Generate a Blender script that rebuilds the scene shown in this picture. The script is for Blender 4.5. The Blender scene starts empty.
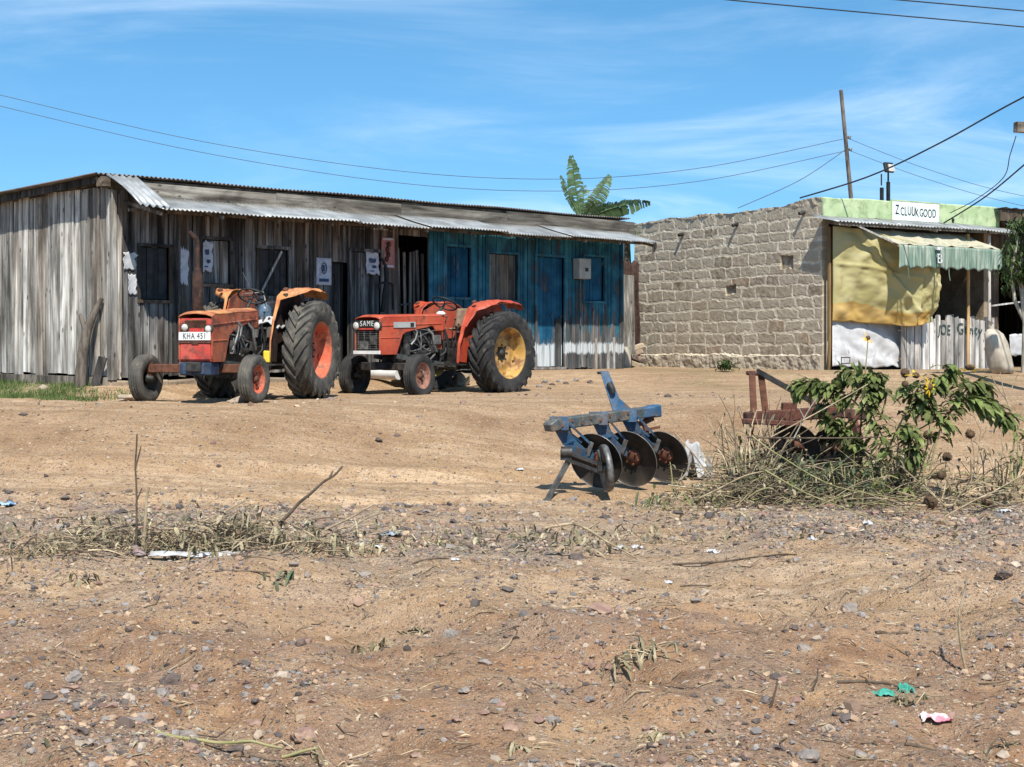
import bpy, math, random
import numpy as np
from mathutils import Vector, Matrix, noise as mn

# ------------------------------------------------------------------ basics
C = bpy.data.collections.new('yard'); bpy.context.scene.collection.children.link(C)
CZ = 1.8            # eye height above z = 0
F = 1500.0          # focal length in picture widths * 1024
HZ = 345.0          # horizon row
R = math.radians
rnd = random.Random(7)

def at(px, py, Y):
    return Vector(((px-512)/F*Y, Y, CZ+(HZ-py)/F*Y))
def sm(x):
    x = max(0.0, min(1.0, x)); return x*x*(3-2*x)
def lerp(a, b, t): return a+(b-a)*t
def interp(x, xs, ys):
    if x <= xs[0]: return ys[0]
    for i in range(1, len(xs)):
        if x <= xs[i]:
            t = (x-xs[i-1])/(xs[i]-xs[i-1]); return ys[i-1]+(ys[i]-ys[i-1])*t
    return ys[-1]

# ------------------------------------------------------------------ mesh builder
class MB:
    def __init__(s): s.v=[]; s.f=[]; s.a=[]; s.m=[]; s.sm=[]
    def add(s, vs, fs, a=None, m=0, smooth=False):
        b=len(s.v); s.v.extend([tuple(v) for v in vs])
        if a is None: a=rnd.random()
        for f in fs:
            s.f.append(tuple(i+b for i in f)); s.a.append(a); s.m.append(m); s.sm.append(smooth)
    def box(s, c, d, rot=None, a=None, m=0, taper=None):
        x,y,z=d[0]/2,d[1]/2,d[2]/2
        vs=[Vector(p) for p in ((-x,-y,-z),(x,-y,-z),(x,y,-z),(-x,y,-z),(-x,-y,z),(x,-y,z),(x,y,z),(-x,y,z))]
        if taper:
            for i in range(4,8): vs[i].x*=taper; vs[i].y*=taper
        if rot is not None: vs=[rot@v for v in vs]
        c=Vector(c)
        s.add([v+c for v in vs],[(0,3,2,1),(4,5,6,7),(0,1,5,4),(1,2,6,5),(2,3,7,6),(3,0,4,7)],a,m)
    def hexa(s, p, a=None, m=0):   # 8 corners: bottom 4 ccw, top 4 ccw
        s.add(p,[(0,3,2,1),(4,5,6,7),(0,1,5,4),(1,2,6,5),(2,3,7,6),(3,0,4,7)],a,m)
    def bar(s, p, q, w, h, up=(0,0,1), a=None, m=0, w2=None, h2=None):
        p=Vector(p); q=Vector(q); d=(q-p).normalized(); up=Vector(up)
        sd=d.cross(up)
        if sd.length<1e-4: sd=d.cross(Vector((1,0,0)))
        sd.normalize(); u=sd.cross(d)
        w2=w if w2 is None else w2; h2=h if h2 is None else h2
        A=[p+sd*x*w/2+u*y*h/2 for x,y in((-1,-1),(1,-1),(1,1),(-1,1))]
        B=[q+sd*x*w2/2+u*y*h2/2 for x,y in((-1,-1),(1,-1),(1,1),(-1,1))]
        s.add(A+B,[(0,1,2,3),(7,6,5,4),(0,4,5,1),(1,5,6,2),(2,6,7,3),(3,7,4,0)],a,m)
    def tube(s, pts, r, n=6, a=None, m=0, cap=True, smooth=True):
        pts=[Vector(p) for p in pts]
        if not hasattr(r,'__len__'): r=[r]*len(pts)
        vs=[]; nrm=None
        for i,p in enumerate(pts):
            d=(pts[min(i+1,len(pts)-1)]-pts[max(i-1,0)])
            d=d.normalized() if d.length>1e-9 else Vector((0,0,1))
            if nrm is None:
                nrm=d.orthogonal().normalized()
            else:
                nrm=(nrm-d*nrm.dot(d))
                nrm=nrm.normalized() if nrm.length>1e-6 else d.orthogonal().normalized()
            b=d.cross(nrm)
            for k in range(n):
                an=2*math.pi*k/n
                vs.append(p+(nrm*math.cos(an)+b*math.sin(an))*r[i])
        fs=[]
        for i in range(len(pts)-1):
            for k in range(n):
                k2=(k+1)%n
                fs.append((i*n+k,i*n+k2,(i+1)*n+k2,(i+1)*n+k))
        if a is None: a=rnd.random()
        s.add(vs,fs,a,m,smooth)
        if cap:
            s.add(vs[:n],[tuple(range(n-1,-1,-1))],a,m); s.add(vs[-n:],[tuple(range(n))],a,m)
    def cyl(s, p, q, r, n=14, a=None, m=0, r2=None):
        s.tube([p,q],[r,r if r2 is None else r2],n,a,m)
    def lathe(s, prof, c, ax, n=32, a=None, m=0, smooth=True, closed=False):
        # prof: list (radius, along axis); axis ax through c
        ax=Vector(ax).normalized(); e=ax.orthogonal().normalized(); g=ax.cross(e); c=Vector(c)
        vs=[]
        for r_,y in prof:
            for k in range(n):
                an=2*math.pi*k/n; vs.append(c+ax*y+(e*math.cos(an)+g*math.sin(an))*r_)
        fs=[]; P=len(prof)
        for i in range(P if closed else P-1):
            j=(i+1)%P
            for k in range(n):
                k2=(k+1)%n; fs.append((i*n+k,i*n+k2,j*n+k2,j*n+k))
        s.add(vs,fs,a,m,smooth)
    def prism(s, poly, fn, y0, y1, a=None, m=0):
        # poly 2D list, fn(u,v,y)->Vector
        n=len(poly); vs=[fn(u,v,y0) for u,v in poly]+[fn(u,v,y1) for u,v in poly]
        fs=[tuple(range(n-1,-1,-1)),tuple(range(n,2*n))]
        for i in range(n):
            j=(i+1)%n; fs.append((i,j,n+j,n+i))
        s.add(vs,fs,a,m)
    def grid(s, P, a=None, m=0, smooth=True, th=0.0, afn=None):
        # P[i][j] vectors; th>0: shell with thickness along averaged normal
        nu=len(P); nv=len(P[0]); vs=[Vector(p) for row in P for p in row]
        idx=lambda i,j:i*nv+j
        fs=[(idx(i,j),idx(i+1,j),idx(i+1,j+1),idx(i,j+1)) for i in range(nu-1) for j in range(nv-1)]
        if a is None: a=rnd.random()
        if th>0:
            ns=[]
            for i in range(nu):
                for j in range(nv):
                    du=vs[idx(min(i+1,nu-1),j)]-vs[idx(max(i-1,0),j)]
                    dv=vs[idx(i,min(j+1,nv-1))]-vs[idx(i,max(j-1,0))]
                    n_=du.cross(dv); ns.append(n_.normalized() if n_.length>1e-9 else Vector((0,0,1)))
            k=len(vs); vs=vs+[v-n_*th for v,n_ in zip(vs,ns)]
            fs=fs+[tuple(k+i for i in reversed(f)) for f in fs]
            bd=[idx(i,0) for i in range(nu)]+[idx(nu-1,j) for j in range(1,nv)]+[idx(i,nv-1) for i in range(nu-2,-1,-1)]+[idx(0,j) for j in range(nv-2,0,-1)]
            for q in range(len(bd)):
                x,y=bd[q],bd[(q+1)%len(bd)]; fs.append((y,x,k+x,k+y))
        s.add(vs,fs,a,m,smooth)
    def build(s, name, mats, parent=None, loc=None, bevel=0.0, seg=1):
        me=bpy.data.meshes.new(name)
        v=s.v
        if loc is not None: v=[(a-loc[0],b-loc[1],c-loc[2]) for a,b,c in v]
        me.from_pydata(v,[],s.f)
        if not isinstance(mats,(list,tuple)): mats=[mats]
        for mt in mats: me.materials.append(mt)
        at_=me.attributes.new('rnd','FLOAT','FACE'); at_.data.foreach_set('value',np.array(s.a,dtype=np.float32))
        me.polygons.foreach_set('material_index',np.array(s.m,dtype=np.int32))
        me.polygons.foreach_set('use_smooth',np.array(s.sm,dtype=bool))
        me.update()
        o=bpy.data.objects.new(name,me); C.objects.link(o)
        if parent is not None: o.parent=parent
        if loc is not None: o.location=loc
        if bevel>0:
            b=o.modifiers.new('bevel','BEVEL'); b.width=bevel; b.segments=seg; b.limit_method='ANGLE'; b.angle_limit=R(35)
        return o

def tag(o, label, cat, group=None, kind=None):
    if label: o['label']=label
    if cat: o['category']=cat
    if group: o['group']=group
    if kind: o['kind']=kind
    return o
def thing(name, label, cat, loc=(0,0,0), rz=0.0, group=None):
    o=bpy.data.objects.new(name,None); C.objects.link(o); o.location=loc; o.rotation_euler=(0,0,rz)
    o.empty_display_size=.2
    return tag(o,label,cat,group)
def dup(o, loc, rz, label, group=None, scale=None):
    c=o.copy(); C.objects.link(c); c.location=loc; c.rotation_euler=(o.rotation_euler[0],o.rotation_euler[1],rz)
    if label: c['label']=label
    if group: c['group']=group
    if scale: c.scale=scale
    for ch in list(o.children):
        d=ch.copy(); C.objects.link(d); d.parent=c
        for g in list(ch.children):
            e=g.copy(); C.objects.link(e); e.parent=d
    return c
def letters(name, body, size, mat, parent, loc, rot, ext=0.001, sx=1.0, off=.006, sp=1.0):
    cu=bpy.data.curves.new(name,'FONT'); cu.body=body; cu.size=size; cu.extrude=ext; cu.offset=size*off; cu.space_character=sp; cu.align_x='CENTER'; cu.align_y='CENTER'
    cu.materials.append(mat)
    o0=bpy.data.objects.new(name,cu); C.objects.link(o0); bpy.context.view_layer.update()
    me=bpy.data.meshes.new_from_object(o0.evaluated_get(bpy.context.evaluated_depsgraph_get())); bpy.data.objects.remove(o0)
    o=bpy.data.objects.new(name,me); C.objects.link(o); o.parent=parent; o.location=loc; o.rotation_euler=rot; o.scale=(sx,1,1)
    return o

# ------------------------------------------------------------------ materials
class NT:
    def __init__(s, name):
        s.m=bpy.data.materials.new(name); s.m.use_nodes=True; s.t=s.m.node_tree; s.t.nodes.clear()
        s.out=s.n('ShaderNodeOutputMaterial'); s.tc=None
    def n(s, ty, **kw):
        x=s.t.nodes.new(ty)
        for k,v in kw.items():
            if k.startswith('i_'):
                key=k[2:]
                x.inputs[int(key) if key.isdigit() else key].default_value=v
            else: setattr(x,k,v)
        return x
    def l(s,a,b): s.t.links.new(a,b)
    def obj(s):
        if s.tc is None: s.tc=s.n('ShaderNodeTexCoord')
        return s.tc.outputs['Object']
    def map(s, scale=(1,1,1), add=None):
        mp=s.n('ShaderNodeMapping'); mp.inputs['Scale'].default_value=scale; s.l(s.obj(),mp.inputs['Vector'])
        o=mp.outputs[0]
        if add is not None:
            va=s.n('ShaderNodeVectorMath',operation='ADD'); s.l(o,va.inputs[0])
            s.l(add,va.inputs[1]); o=va.outputs[0]
        return o
    def noise(s, vec, scale, detail=4, rough=.55, dist=0.0):
        x=s.n('ShaderNodeTexNoise'); x.inputs['Scale'].default_value=scale; x.inputs['Detail'].default_value=detail
        x.inputs['Roughness'].default_value=rough; x.inputs['Distortion'].default_value=dist
        s.l(vec,x.inputs['Vector']); return x.outputs['Fac']
    def rampv(s, fac, lo, hi):
        x=s.n('ShaderNodeMapRange'); x.interpolation_type='SMOOTHSTEP'; x.inputs[1].default_value=lo; x.inputs[2].default_value=hi
        s.l(fac,x.inputs[0]); return x.outputs[0]
    def math(s, op, a, b=None):
        x=s.n('ShaderNodeMath',operation=op)
        for i,v in enumerate((a,b)):
            if v is None: continue
            if isinstance(v,(int,float)): x.inputs[i].default_value=v
            else: s.l(v,x.inputs[i])
        return x.outputs[0]
    def mix(s, fac, a, b, blend='MIX'):
        x=s.n('ShaderNodeMix',data_type='RGBA',blend_type=blend)
        for i,v in ((0,fac),(6,a),(7,b)):
            if isinstance(v,(int,float)): x.inputs[i].default_value=v
            elif isinstance(v,(tuple,list)): x.inputs[i].default_value=tuple(v)+(1,) if len(v)==3 else v
            else: s.l(v,x.inputs[i])
        return x.outputs[2]
    def ramp(s, fac, stops):
        x=s.n('ShaderNodeValToRGB'); e=x.color_ramp.elements
        while len(e)<len(stops): e.new(.5)
        for k,(p,c) in enumerate(stops): e[k].position=p; e[k].color=tuple(c)+(1,)
        s.l(fac,x.inputs[0]); return x.outputs[0]
    def attr(s, name='rnd'):
        x=s.n('ShaderNodeAttribute',attribute_name=name); return x
    def bump(s, h, strength, dist=.01):
        x=s.n('ShaderNodeBump'); x.inputs['Strength'].default_value=strength; x.inputs['Distance'].default_value=dist
        s.l(h,x.inputs['Height']); return x.outputs[0]
    def done(s, col, rough=.8, metal=0.0, nrm=None, spec=.3, trans=0.0, coat=0.0):
        p=s.n('ShaderNodeBsdfPrincipled')
        if isinstance(col,(tuple,list)): p.inputs['Base Color'].default_value=tuple(col)+(1,)
        else: s.l(col,p.inputs['Base Color'])
        if isinstance(rough,(int,float)): p.inputs['Roughness'].default_value=rough
        else: s.l(rough,p.inputs['Roughness'])
        p.inputs['Metallic'].default_value=metal; p.inputs['Specular IOR Level'].default_value=spec
        p.inputs['Coat Weight'].default_value=coat
        if nrm is not None: s.l(nrm,p.inputs['Normal'])
        o=p.outputs[0]
        if trans>0:
            tr=s.n('ShaderNodeBsdfTranslucent'); mx=s.n('ShaderNodeMixShader'); mx.inputs[0].default_value=trans
            if isinstance(col,(tuple,list)): tr.inputs[0].default_value=tuple(col)+(1,)
            else: s.l(col,tr.inputs[0])
            s.l(o,mx.inputs[1]); s.l(tr.outputs[0],mx.inputs[2]); o=mx.outputs[0]
        s.l(o,s.out.inputs[0]); return s.m

def mottled(name, c1, c2, scale=5, rough=.8, c3=None, s3=12, t3=(.55,.7), bump=.0, bscale=60, stretch=(1,1,1), metal=0.0, rn=0.0, trans=0.0, spec=.3, lo=.35, hi=.65, dust=0.0, dc=(.34,.24,.15)):
    t=NT(name); v=t.map(stretch)
    col=t.mix(t.rampv(t.noise(v,scale,5),lo,hi),c1,c2)
    if c3 is not None:
        col=t.mix(t.rampv(t.noise(v,s3,6,.65,.4),t3[0],t3[1]),col,c3)
    if rn>0:
        a=t.attr().outputs['Fac']
        m=t.math('ADD',t.math('MULTIPLY',a,2*rn),1-rn)
        vm=t.n('ShaderNodeVectorMath',operation='SCALE'); t.l(col,vm.inputs[0]); t.l(m,vm.inputs['Scale']); col=vm.outputs[0]
    if dust>0:
        d=t.rampv(t.noise(t.map((1,1,1)),2.6,7,.7,.5),.40,.66); d2=t.rampv(t.noise(t.map((1,1,1)),26,4,.65),.30,.70)
        col=t.mix(t.math('MULTIPLY',t.math('MULTIPLY',d,d2),dust),col,dc)
    nr=None
    if bump>0: nr=t.bump(t.noise(v,bscale,4,.6),bump)
    return t.done(col,rough,metal,nr,spec,trans)

HAND=random.Random(99)
def hand_letters(name, body, size, mat, parent, loc, rot, ext=.002, sx=1.0, off=.006, sp=1.05, wob=.10):
    """brush lettering: every character drawn on its own slant, height and spacing, joined in one mesh"""
    V=[];Fc=[];x=0.0
    for ch in body:
        if ch==' ': x+=size*.30*sp; continue
        cu=bpy.data.curves.new(name,'FONT'); cu.body=ch; cu.size=size; cu.extrude=ext; cu.offset=size*(off+HAND.uniform(-.004,.008))
        o0=bpy.data.objects.new(name,cu); C.objects.link(o0); bpy.context.view_layer.update()
        me=bpy.data.meshes.new_from_object(o0.evaluated_get(bpy.context.evaluated_depsgraph_get())); bpy.data.objects.remove(o0)
        w_=max(v.co.x for v in me.vertices); a=HAND.uniform(-wob,wob); sy=HAND.uniform(1-wob,1+wob*1.2); sk=HAND.uniform(-wob,wob); dy=HAND.uniform(-.05,.05)*size; b=len(V)
        for v in me.vertices:
            px_=v.co.x+sk*v.co.y; py_=v.co.y*sy+.025*size*mn.noise(Vector((v.co.x*9/size*.3,v.co.y*9/size*.3,b)))
            V.append((x+px_*math.cos(a)-py_*math.sin(a),px_*math.sin(a)+py_*math.cos(a)+dy,v.co.z))
        Fc+=[tuple(i+b for i in p.vertices) for p in me.polygons]; x+=(w_+.06*size)*sp
    m=MB(); m.add([((vx-x/2)*sx,vy-size*.35,vz) for vx,vy,vz in V],Fc,.5)
    o=m.build(name,mat,parent); o.location=loc; o.rotation_euler=rot; return o

def wood(name, dark, mid, pale, warm=(.20,.13,.075), warmamt=.5, sc=1.0, axis=2, rn=.35, white=None, paint=None, bump=.5):
    """weathered plank: grain stretched along axis, tint per plank; paint = (colour, keep); white = (z0, z1) limewash band"""
    t=NT(name); st=[9*sc]*3; st[axis]=.55*sc
    a=t.attr().outputs['Fac']
    cb=t.n('ShaderNodeCombineXYZ'); t.l(t.math('MULTIPLY',a,37.0),cb.inputs[0]); t.l(t.math('MULTIPLY',a,91.0),cb.inputs[2])
    v=t.map(tuple(st),cb.outputs[0])
    g=t.noise(v,1.0,7,.62,.5)
    st2=[55*sc]*3; st2[axis]=1.2*sc
    v2=t.map(tuple(st2),cb.outputs[0]); g2=t.noise(v2,1.0,3,.6)
    gg=t.math('ADD',t.math('MULTIPLY',g,.80),t.math('MULTIPLY',g2,.20))
    col=t.ramp(gg,[(.33,dark),(.48,mid),(.64,pale)])
    fr=t.math('FRACT',t.math('MULTIPLY',a,7.31))
    col=t.mix(t.math('MULTIPLY',t.rampv(fr,.45,1.0),warmamt),col,t.mix(gg,warm,tuple(min(1,c*2.2) for c in warm)))
    stb=[3.2]*3; stb[axis]=.8; blot=t.noise(t.map(tuple(stb),cb.outputs[0]),1.0,5,.65,.6)
    m=t.math('MULTIPLY',t.math('ADD',t.math('MULTIPLY',a,2*rn),1-rn),t.math('ADD',t.math('MULTIPLY',t.rampv(blot,.32,.62),.75),.45))
    vm=t.n('ShaderNodeVectorMath',operation='SCALE'); t.l(col,vm.inputs[0]); t.l(m,vm.inputs['Scale']); col=vm.outputs[0]
    kv=t.map(tuple(7.0 if i!=axis else 3.2 for i in range(3)),cb.outputs[0]); kn=t.n('ShaderNodeTexVoronoi'); kn.inputs['Scale'].default_value=1.0; t.l(kv,kn.inputs['Vector'])
    col=t.mix(t.math('MULTIPLY',t.math('SUBTRACT',1.0,t.rampv(kn.outputs['Distance'],.08,.16)),.75),col,tuple(x*.8 for x in dark))
    vm_=t.map((1,1,1)); bl=t.noise(vm_,2.2,5,.6)
    sp=t.n('ShaderNodeSeparateXYZ'); t.l(t.obj(),sp.inputs[0])
    if paint is not None:
        pc,pc2,keep,zf=paint
        pcol=t.mix(t.rampv(bl,.35,.7),pc,pc2)
        vmp=t.n('ShaderNodeVectorMath',operation='SCALE'); t.l(pcol,vmp.inputs[0]); t.l(t.math('ADD',t.math('MULTIPLY',a,.5),.75),vmp.inputs['Scale'])
        wear=t.math('ADD',gg,t.math('MULTIPLY',t.math('SUBTRACT',bl,.5),.5))
        # paint survives better high up the wall
        hgt=t.rampv(t.math('ADD',sp.outputs[2],t.math('MULTIPLY',t.math('SUBTRACT',t.noise(t.map((5,5,.8),cb.outputs[0]),1.0,4),.5),2.2)),zf[0],zf[1])
        wear=t.math('SUBTRACT',wear,t.math('MULTIPLY',t.math('SUBTRACT',1.0,hgt),.22))
        k=t.rampv(wear,keep-.03,keep+.05)
        col=t.mix(k,col,vmp.outputs[0])
    if white is not None:
        z=t.math('ADD',sp.outputs[2],t.math('MULTIPLY',t.math('SUBTRACT',t.noise(t.map((14,14,3)),1.0,3),.5),.22))
        w1=t.rampv(z,white[0],white[0]+.05); w2=t.math('SUBTRACT',1.0,t.rampv(z,white[1]-.03,white[1]+.03))
        w=t.math('MULTIPLY',t.math('MULTIPLY',w1,w2),t.rampv(g2,.32,.52))
        col=t.mix(t.math('MULTIPLY',w,.85),col,(.62,.66,.66))
    return t.done(col,.88,0,t.bump(gg,bump,.012),.15)

MT={}
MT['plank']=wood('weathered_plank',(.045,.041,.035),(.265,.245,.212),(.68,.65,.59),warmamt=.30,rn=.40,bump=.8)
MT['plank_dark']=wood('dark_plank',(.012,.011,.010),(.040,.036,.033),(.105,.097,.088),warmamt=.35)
MT['plank_front']=wood('shade_darkened_plank',(.014,.0135,.013),(.075,.071,.066),(.30,.29,.27),warmamt=.16)  # front boards coloured darker to deepen the canopy's shade
MT['plank_pale']=wood('pale_plank',(.14,.13,.12),(.42,.40,.37),(.70,.68,.63),warmamt=.2,rn=.2)
MT['blue_plank']=wood('blue_painted_plank',(.02,.025,.028),(.10,.105,.105),(.26,.26,.25),warmamt=.2,paint=((.008,.065,.108),(.04,.165,.225),.41,(.45,1.25)),white=(.30,.52))
MT['blue_door']=wood('blue_door_paint',(.02,.025,.028),(.10,.11,.12),(.25,.27,.27),warmamt=.1,rn=.15,paint=((.004,.05,.105),(.018,.105,.18),.39,(.3,1.0)),white=(-.3,.50))
MT['grey_shutter']=wood('grey_blue_shutter',(.03,.035,.035),(.085,.09,.085),(.17,.175,.165),warmamt=.2)
MT['fascia']=wood('fascia_board',(.05,.042,.033),(.15,.13,.105),(.30,.27,.225),axis=0,warmamt=.5)
MT['timber']=wood('timber_post',(.05,.042,.033),(.17,.145,.115),(.34,.30,.25),warmamt=.5)
MT['timber_x']=wood('lying_timber',(.05,.042,.033),(.18,.15,.115),(.36,.31,.25),axis=0,warmamt=.5)
MT['yellowwood']=wood('fresh_post',(.16,.10,.045),(.33,.21,.09),(.45,.31,.15),warmamt=.2)
MT['bark']=mottled('bark',(.07,.058,.046),(.18,.15,.12),14,.95,bump=.6,bscale=50,stretch=(1,1,.25))
MT['palebark']=mottled('pale_bark',(.22,.20,.16),(.42,.39,.32),10,.9,bump=.4,stretch=(1,1,.3))
MT['zinc']=mottled('galvanised_sheet',(.27,.275,.265),(.43,.435,.415),3,.42,(.20,.155,.11),2.2,(.60,.78),metal=.45,rn=.18,spec=.4)
MT['zinc_old']=mottled('old_roof_sheet',(.09,.08,.07),(.20,.18,.16),3,.7,(.13,.07,.04),4,(.5,.75),metal=.2,rn=.15)
MT['rust']=mottled('rust',(.10,.04,.022),(.17,.07,.042),9,.85,(.055,.03,.022),16,(.5,.7),bump=.4,rn=.15)
MT['rust_dark']=mottled('dark_rust',(.022,.013,.011),(.055,.028,.020),9,.85,(.08,.04,.026),12,(.5,.7),bump=.4)  # near-black rust for the exhaust, gap sheet and a mudguard skirt
MT['rust_red']=mottled('rust_red_paint',(.095,.034,.022),(.15,.052,.032),7,.8,(.055,.032,.025),9,(.44,.62),bump=.4,rn=.15)
MT['dark_metal']=mottled('oily_metal',(.018,.017,.016),(.055,.05,.045),12,.55,(.11,.075,.045),9,(.58,.75),metal=.3,bump=.3,rn=.4,spec=.5)
MT['grey_metal']=mottled('grey_metal',(.09,.088,.082),(.19,.185,.17),14,.5,(.12,.07,.04),10,(.58,.75),metal=.4,bump=.2,rn=.35,spec=.5)
MT['black']=mottled('black_rubber_part',(.012,.012,.012),(.03,.03,.028),10,.6,rn=.3)
MT['tyre']=mottled('dusty_tyre',(.020,.020,.020),(.042,.040,.037),5,.82,(.125,.105,.08),7,(.54,.78),bump=.25,bscale=70,rn=.15,spec=.25)
MT['tyre_dusty']=mottled('very_dusty_tyre',(.055,.052,.046),(.10,.092,.078),5,.9,(.19,.165,.125),7,(.5,.75),bump=.25,bscale=70,rn=.15,spec=.2)
MT['orange_yellow']=mottled('sun_bleached_orange',(.50,.195,.060),(.57,.27,.105),3.2,.72,(.30,.075,.033),2.8,(.46,.60),bump=.12,rn=.06,spec=.3,dust=.45)
MT['red_orange']=mottled('faded_red_paint',(.36,.068,.028),(.46,.125,.055),4,.66,(.15,.045,.028),4.5,(.47,.61),bump=.14,rn=.12,spec=.3,dust=.3)
MT['red']=mottled('tractor_red_paint',(.37,.046,.020),(.46,.078,.034),3,.55,(.17,.042,.028),5,(.52,.66),bump=.12,rn=.08,spec=.35,dust=.22)
MT['bright_red']=mottled('bright_red_paint',(.44,.035,.03),(.52,.075,.055),5,.6,(.20,.04,.03),6,(.50,.66),rn=.1,dust=.35)
MT['rim_red']=mottled('orange_red_rim',(.48,.085,.040),(.55,.16,.085),6,.75,(.22,.07,.045),6,(.48,.64),bump=.2,rn=.1,dust=.4)
MT['rim_yellow']=mottled('rusty_yellow_rim',(.43,.245,.055),(.52,.33,.11),5,.75,(.20,.095,.04),5,(.43,.60),bump=.2,rn=.1,dust=.4)
MT['rim_rust']=mottled('rusty_white_rim',(.20,.09,.06),(.30,.15,.10),8,.7,(.5,.46,.40),5,(.55,.65),rn=.1)
MT['blue_paint']=mottled('plough_blue_paint',(.018,.062,.125),(.032,.105,.19),6,.62,(.085,.065,.05),7,(.49,.63),bump=.3,rn=.25,spec=.35,dust=.45)
MT['blue_grey']=mottled('worn_blue_grey_paint',(.040,.062,.072),(.07,.10,.11),6,.62,(.11,.085,.06),6,(.46,.63),bump=.3,rn=.15,spec=.35,dust=.6)
MT['darkblue']=mottled('dirty_dark_blue',(.015,.03,.06),(.04,.06,.10),8,.7,(.04,.04,.04),9,(.5,.7),rn=.2)
MT['disc']=mottled('plough_disc_steel',(.020,.017,.014),(.05,.04,.032),6,.6,(.085,.055,.035),5,(.55,.75),metal=.25,bump=.2,spec=.4)
MT['disc_edge']=mottled('sunlit_disc_edge',(.16,.14,.12),(.30,.28,.25),10,.4,(.16,.12,.09),12,(.55,.75),metal=.6)  # pale rim colour stands for sun catching the disc edge
MT['white_paint']=mottled('chalky_white',(.58,.58,.56),(.72,.72,.70),6,.7,(.42,.38,.33),8,(.62,.78),rn=.08)
MT['plate']=mottled('plate_white',(.58,.59,.56),(.68,.68,.65),12,.5,(.40,.34,.27),9,(.56,.72))
MT['ink']=mottled('black_ink',(.012,.014,.013),(.03,.032,.03),12,.6)
MT['greenink']=mottled('dark_green_ink',(.015,.05,.045),(.035,.075,.07),12,.7)
MT['lens']=mottled('headlamp_lens',(.45,.43,.38),(.66,.63,.56),14,.15,spec=.8)
MT['chrome']=mottled('dull_chrome',(.4,.4,.4),(.6,.6,.6),9,.3,metal=.8)
MT['seatblack']=mottled('black_vinyl',(.015,.016,.02),(.035,.035,.04),8,.45,rn=.1)
MT['brown_seat']=mottled('worn_brown_vinyl',(.16,.10,.065),(.26,.18,.12),8,.7,rn=.1)
MT['yellow']=mottled('yellow_plastic',(.75,.50,.03),(.80,.58,.07),8,.5)
MT['bluebottle']=mottled('pale_blue_plastic',(.06,.12,.19),(.14,.22,.29),10,.4,spec=.5,trans=.2)
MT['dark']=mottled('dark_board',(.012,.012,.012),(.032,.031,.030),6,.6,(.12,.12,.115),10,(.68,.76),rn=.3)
MT['greenwall']=mottled('pale_green_plaster',(.33,.43,.22),(.45,.53,.31),3.2,.9,(.25,.31,.17),5,(.50,.68),bump=.3,bscale=30)
MT['sign']=mottled('white_sign_board',(.62,.70,.66),(.72,.78,.74),5,.6)
MT['greencloth']=mottled('faded_green_cloth',(.13,.215,.165),(.25,.33,.26),6,.85,(.46,.50,.41),3,(.46,.66),stretch=(4,1,.35),trans=.15)
MT['awning']=mottled('bleached_awning_cloth',(.44,.40,.29),(.56,.51,.38),4,.9,(.27,.29,.20),4,(.46,.66),stretch=(1,1,1),trans=.12)
MT['tarp']=mottled('yellow_tarpaulin',(.50,.44,.19),(.58,.525,.27),2.0,.55,(.56,.51,.30),2.5,(.52,.75),trans=.34,spec=.4,bump=.12,bscale=14)
MT['tarp_o']=mottled('orange_tarpaulin_hem',(.56,.36,.10),(.62,.44,.17),3.0,.55,trans=.3,spec=.4,bump=.1,bscale=14)
MT['whiteplastic']=mottled('white_plastic_sheet',(.46,.455,.45),(.60,.595,.59),4,.5,(.30,.285,.27),4,(.52,.74),trans=.12,bump=.15,bscale=18,spec=.4)
MT['sack']=mottled('woven_sack',(.36,.31,.24),(.48,.43,.34),5,.9,bump=.5,bscale=80)
MT['meter']=mottled('grey_meter_box',(.30,.31,.30),(.38,.39,.37),5,.5)
MT['poster_white']=mottled('faded_poster_paper',(.42,.45,.50),(.55,.57,.60),7,.8,(.20,.24,.32),9,(.55,.7))
MT['poster_red']=mottled('faded_red_poster',(.34,.13,.12),(.42,.20,.18),10,.8,(.40,.34,.32),16,(.55,.65))
MT['poster_ink']=mottled('poster_blue_print',(.03,.05,.11),(.06,.09,.17),9,.8)
MT['concrete']=mottled('rubble_plinth',(.22,.17,.12),(.34,.27,.19),3.5,.95,(.15,.11,.08),5,(.55,.75),bump=.8,bscale=18,rn=.25)
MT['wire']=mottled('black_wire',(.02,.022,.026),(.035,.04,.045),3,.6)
MT['wire_far']=mottled('faint_far_wire',(.06,.08,.10),(.09,.11,.13),3,.6)  # paler and bluish: the faintness of far wires put into colour
MT['banana']=mottled('banana_leaf',(.07,.125,.045),(.15,.22,.09),4,.5,(.25,.24,.12),4,(.6,.8),rn=.4,trans=.3,spec=.4)
MT['bananadry']=mottled('dry_banana_leaf',(.14,.105,.06),(.26,.20,.13),5,.8,(.12,.14,.06),5,(.55,.7),rn=.35,trans=.2)
MT['leaf']=mottled('sunflower_leaf',(.065,.098,.025),(.155,.195,.060),7,.75,(.30,.30,.14),4,(.50,.70),rn=.6,trans=.28,spec=.12,dust=.3)
MT['leafgrey']=mottled('grey_green_leaf',(.07,.095,.045),(.13,.15,.08),6,.7,(.24,.22,.13),5,(.52,.7),rn=.5,trans=.2)
MT['leaf2']=mottled('tree_leaf',(.030,.060,.014),(.075,.115,.028),5,.55,(.16,.15,.05),5,(.62,.8),rn=.5,trans=.25)
MT['wilt']=mottled('wilted_leaf',(.16,.14,.075),(.27,.235,.14),6,.85,(.40,.34,.22),5,(.45,.65),rn=.5,trans=.2)
MT['stalk']=mottled('dry_stalk',(.24,.175,.105),(.44,.35,.225),9,.9,(.11,.08,.055),7,(.5,.7),rn=.5)
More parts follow.
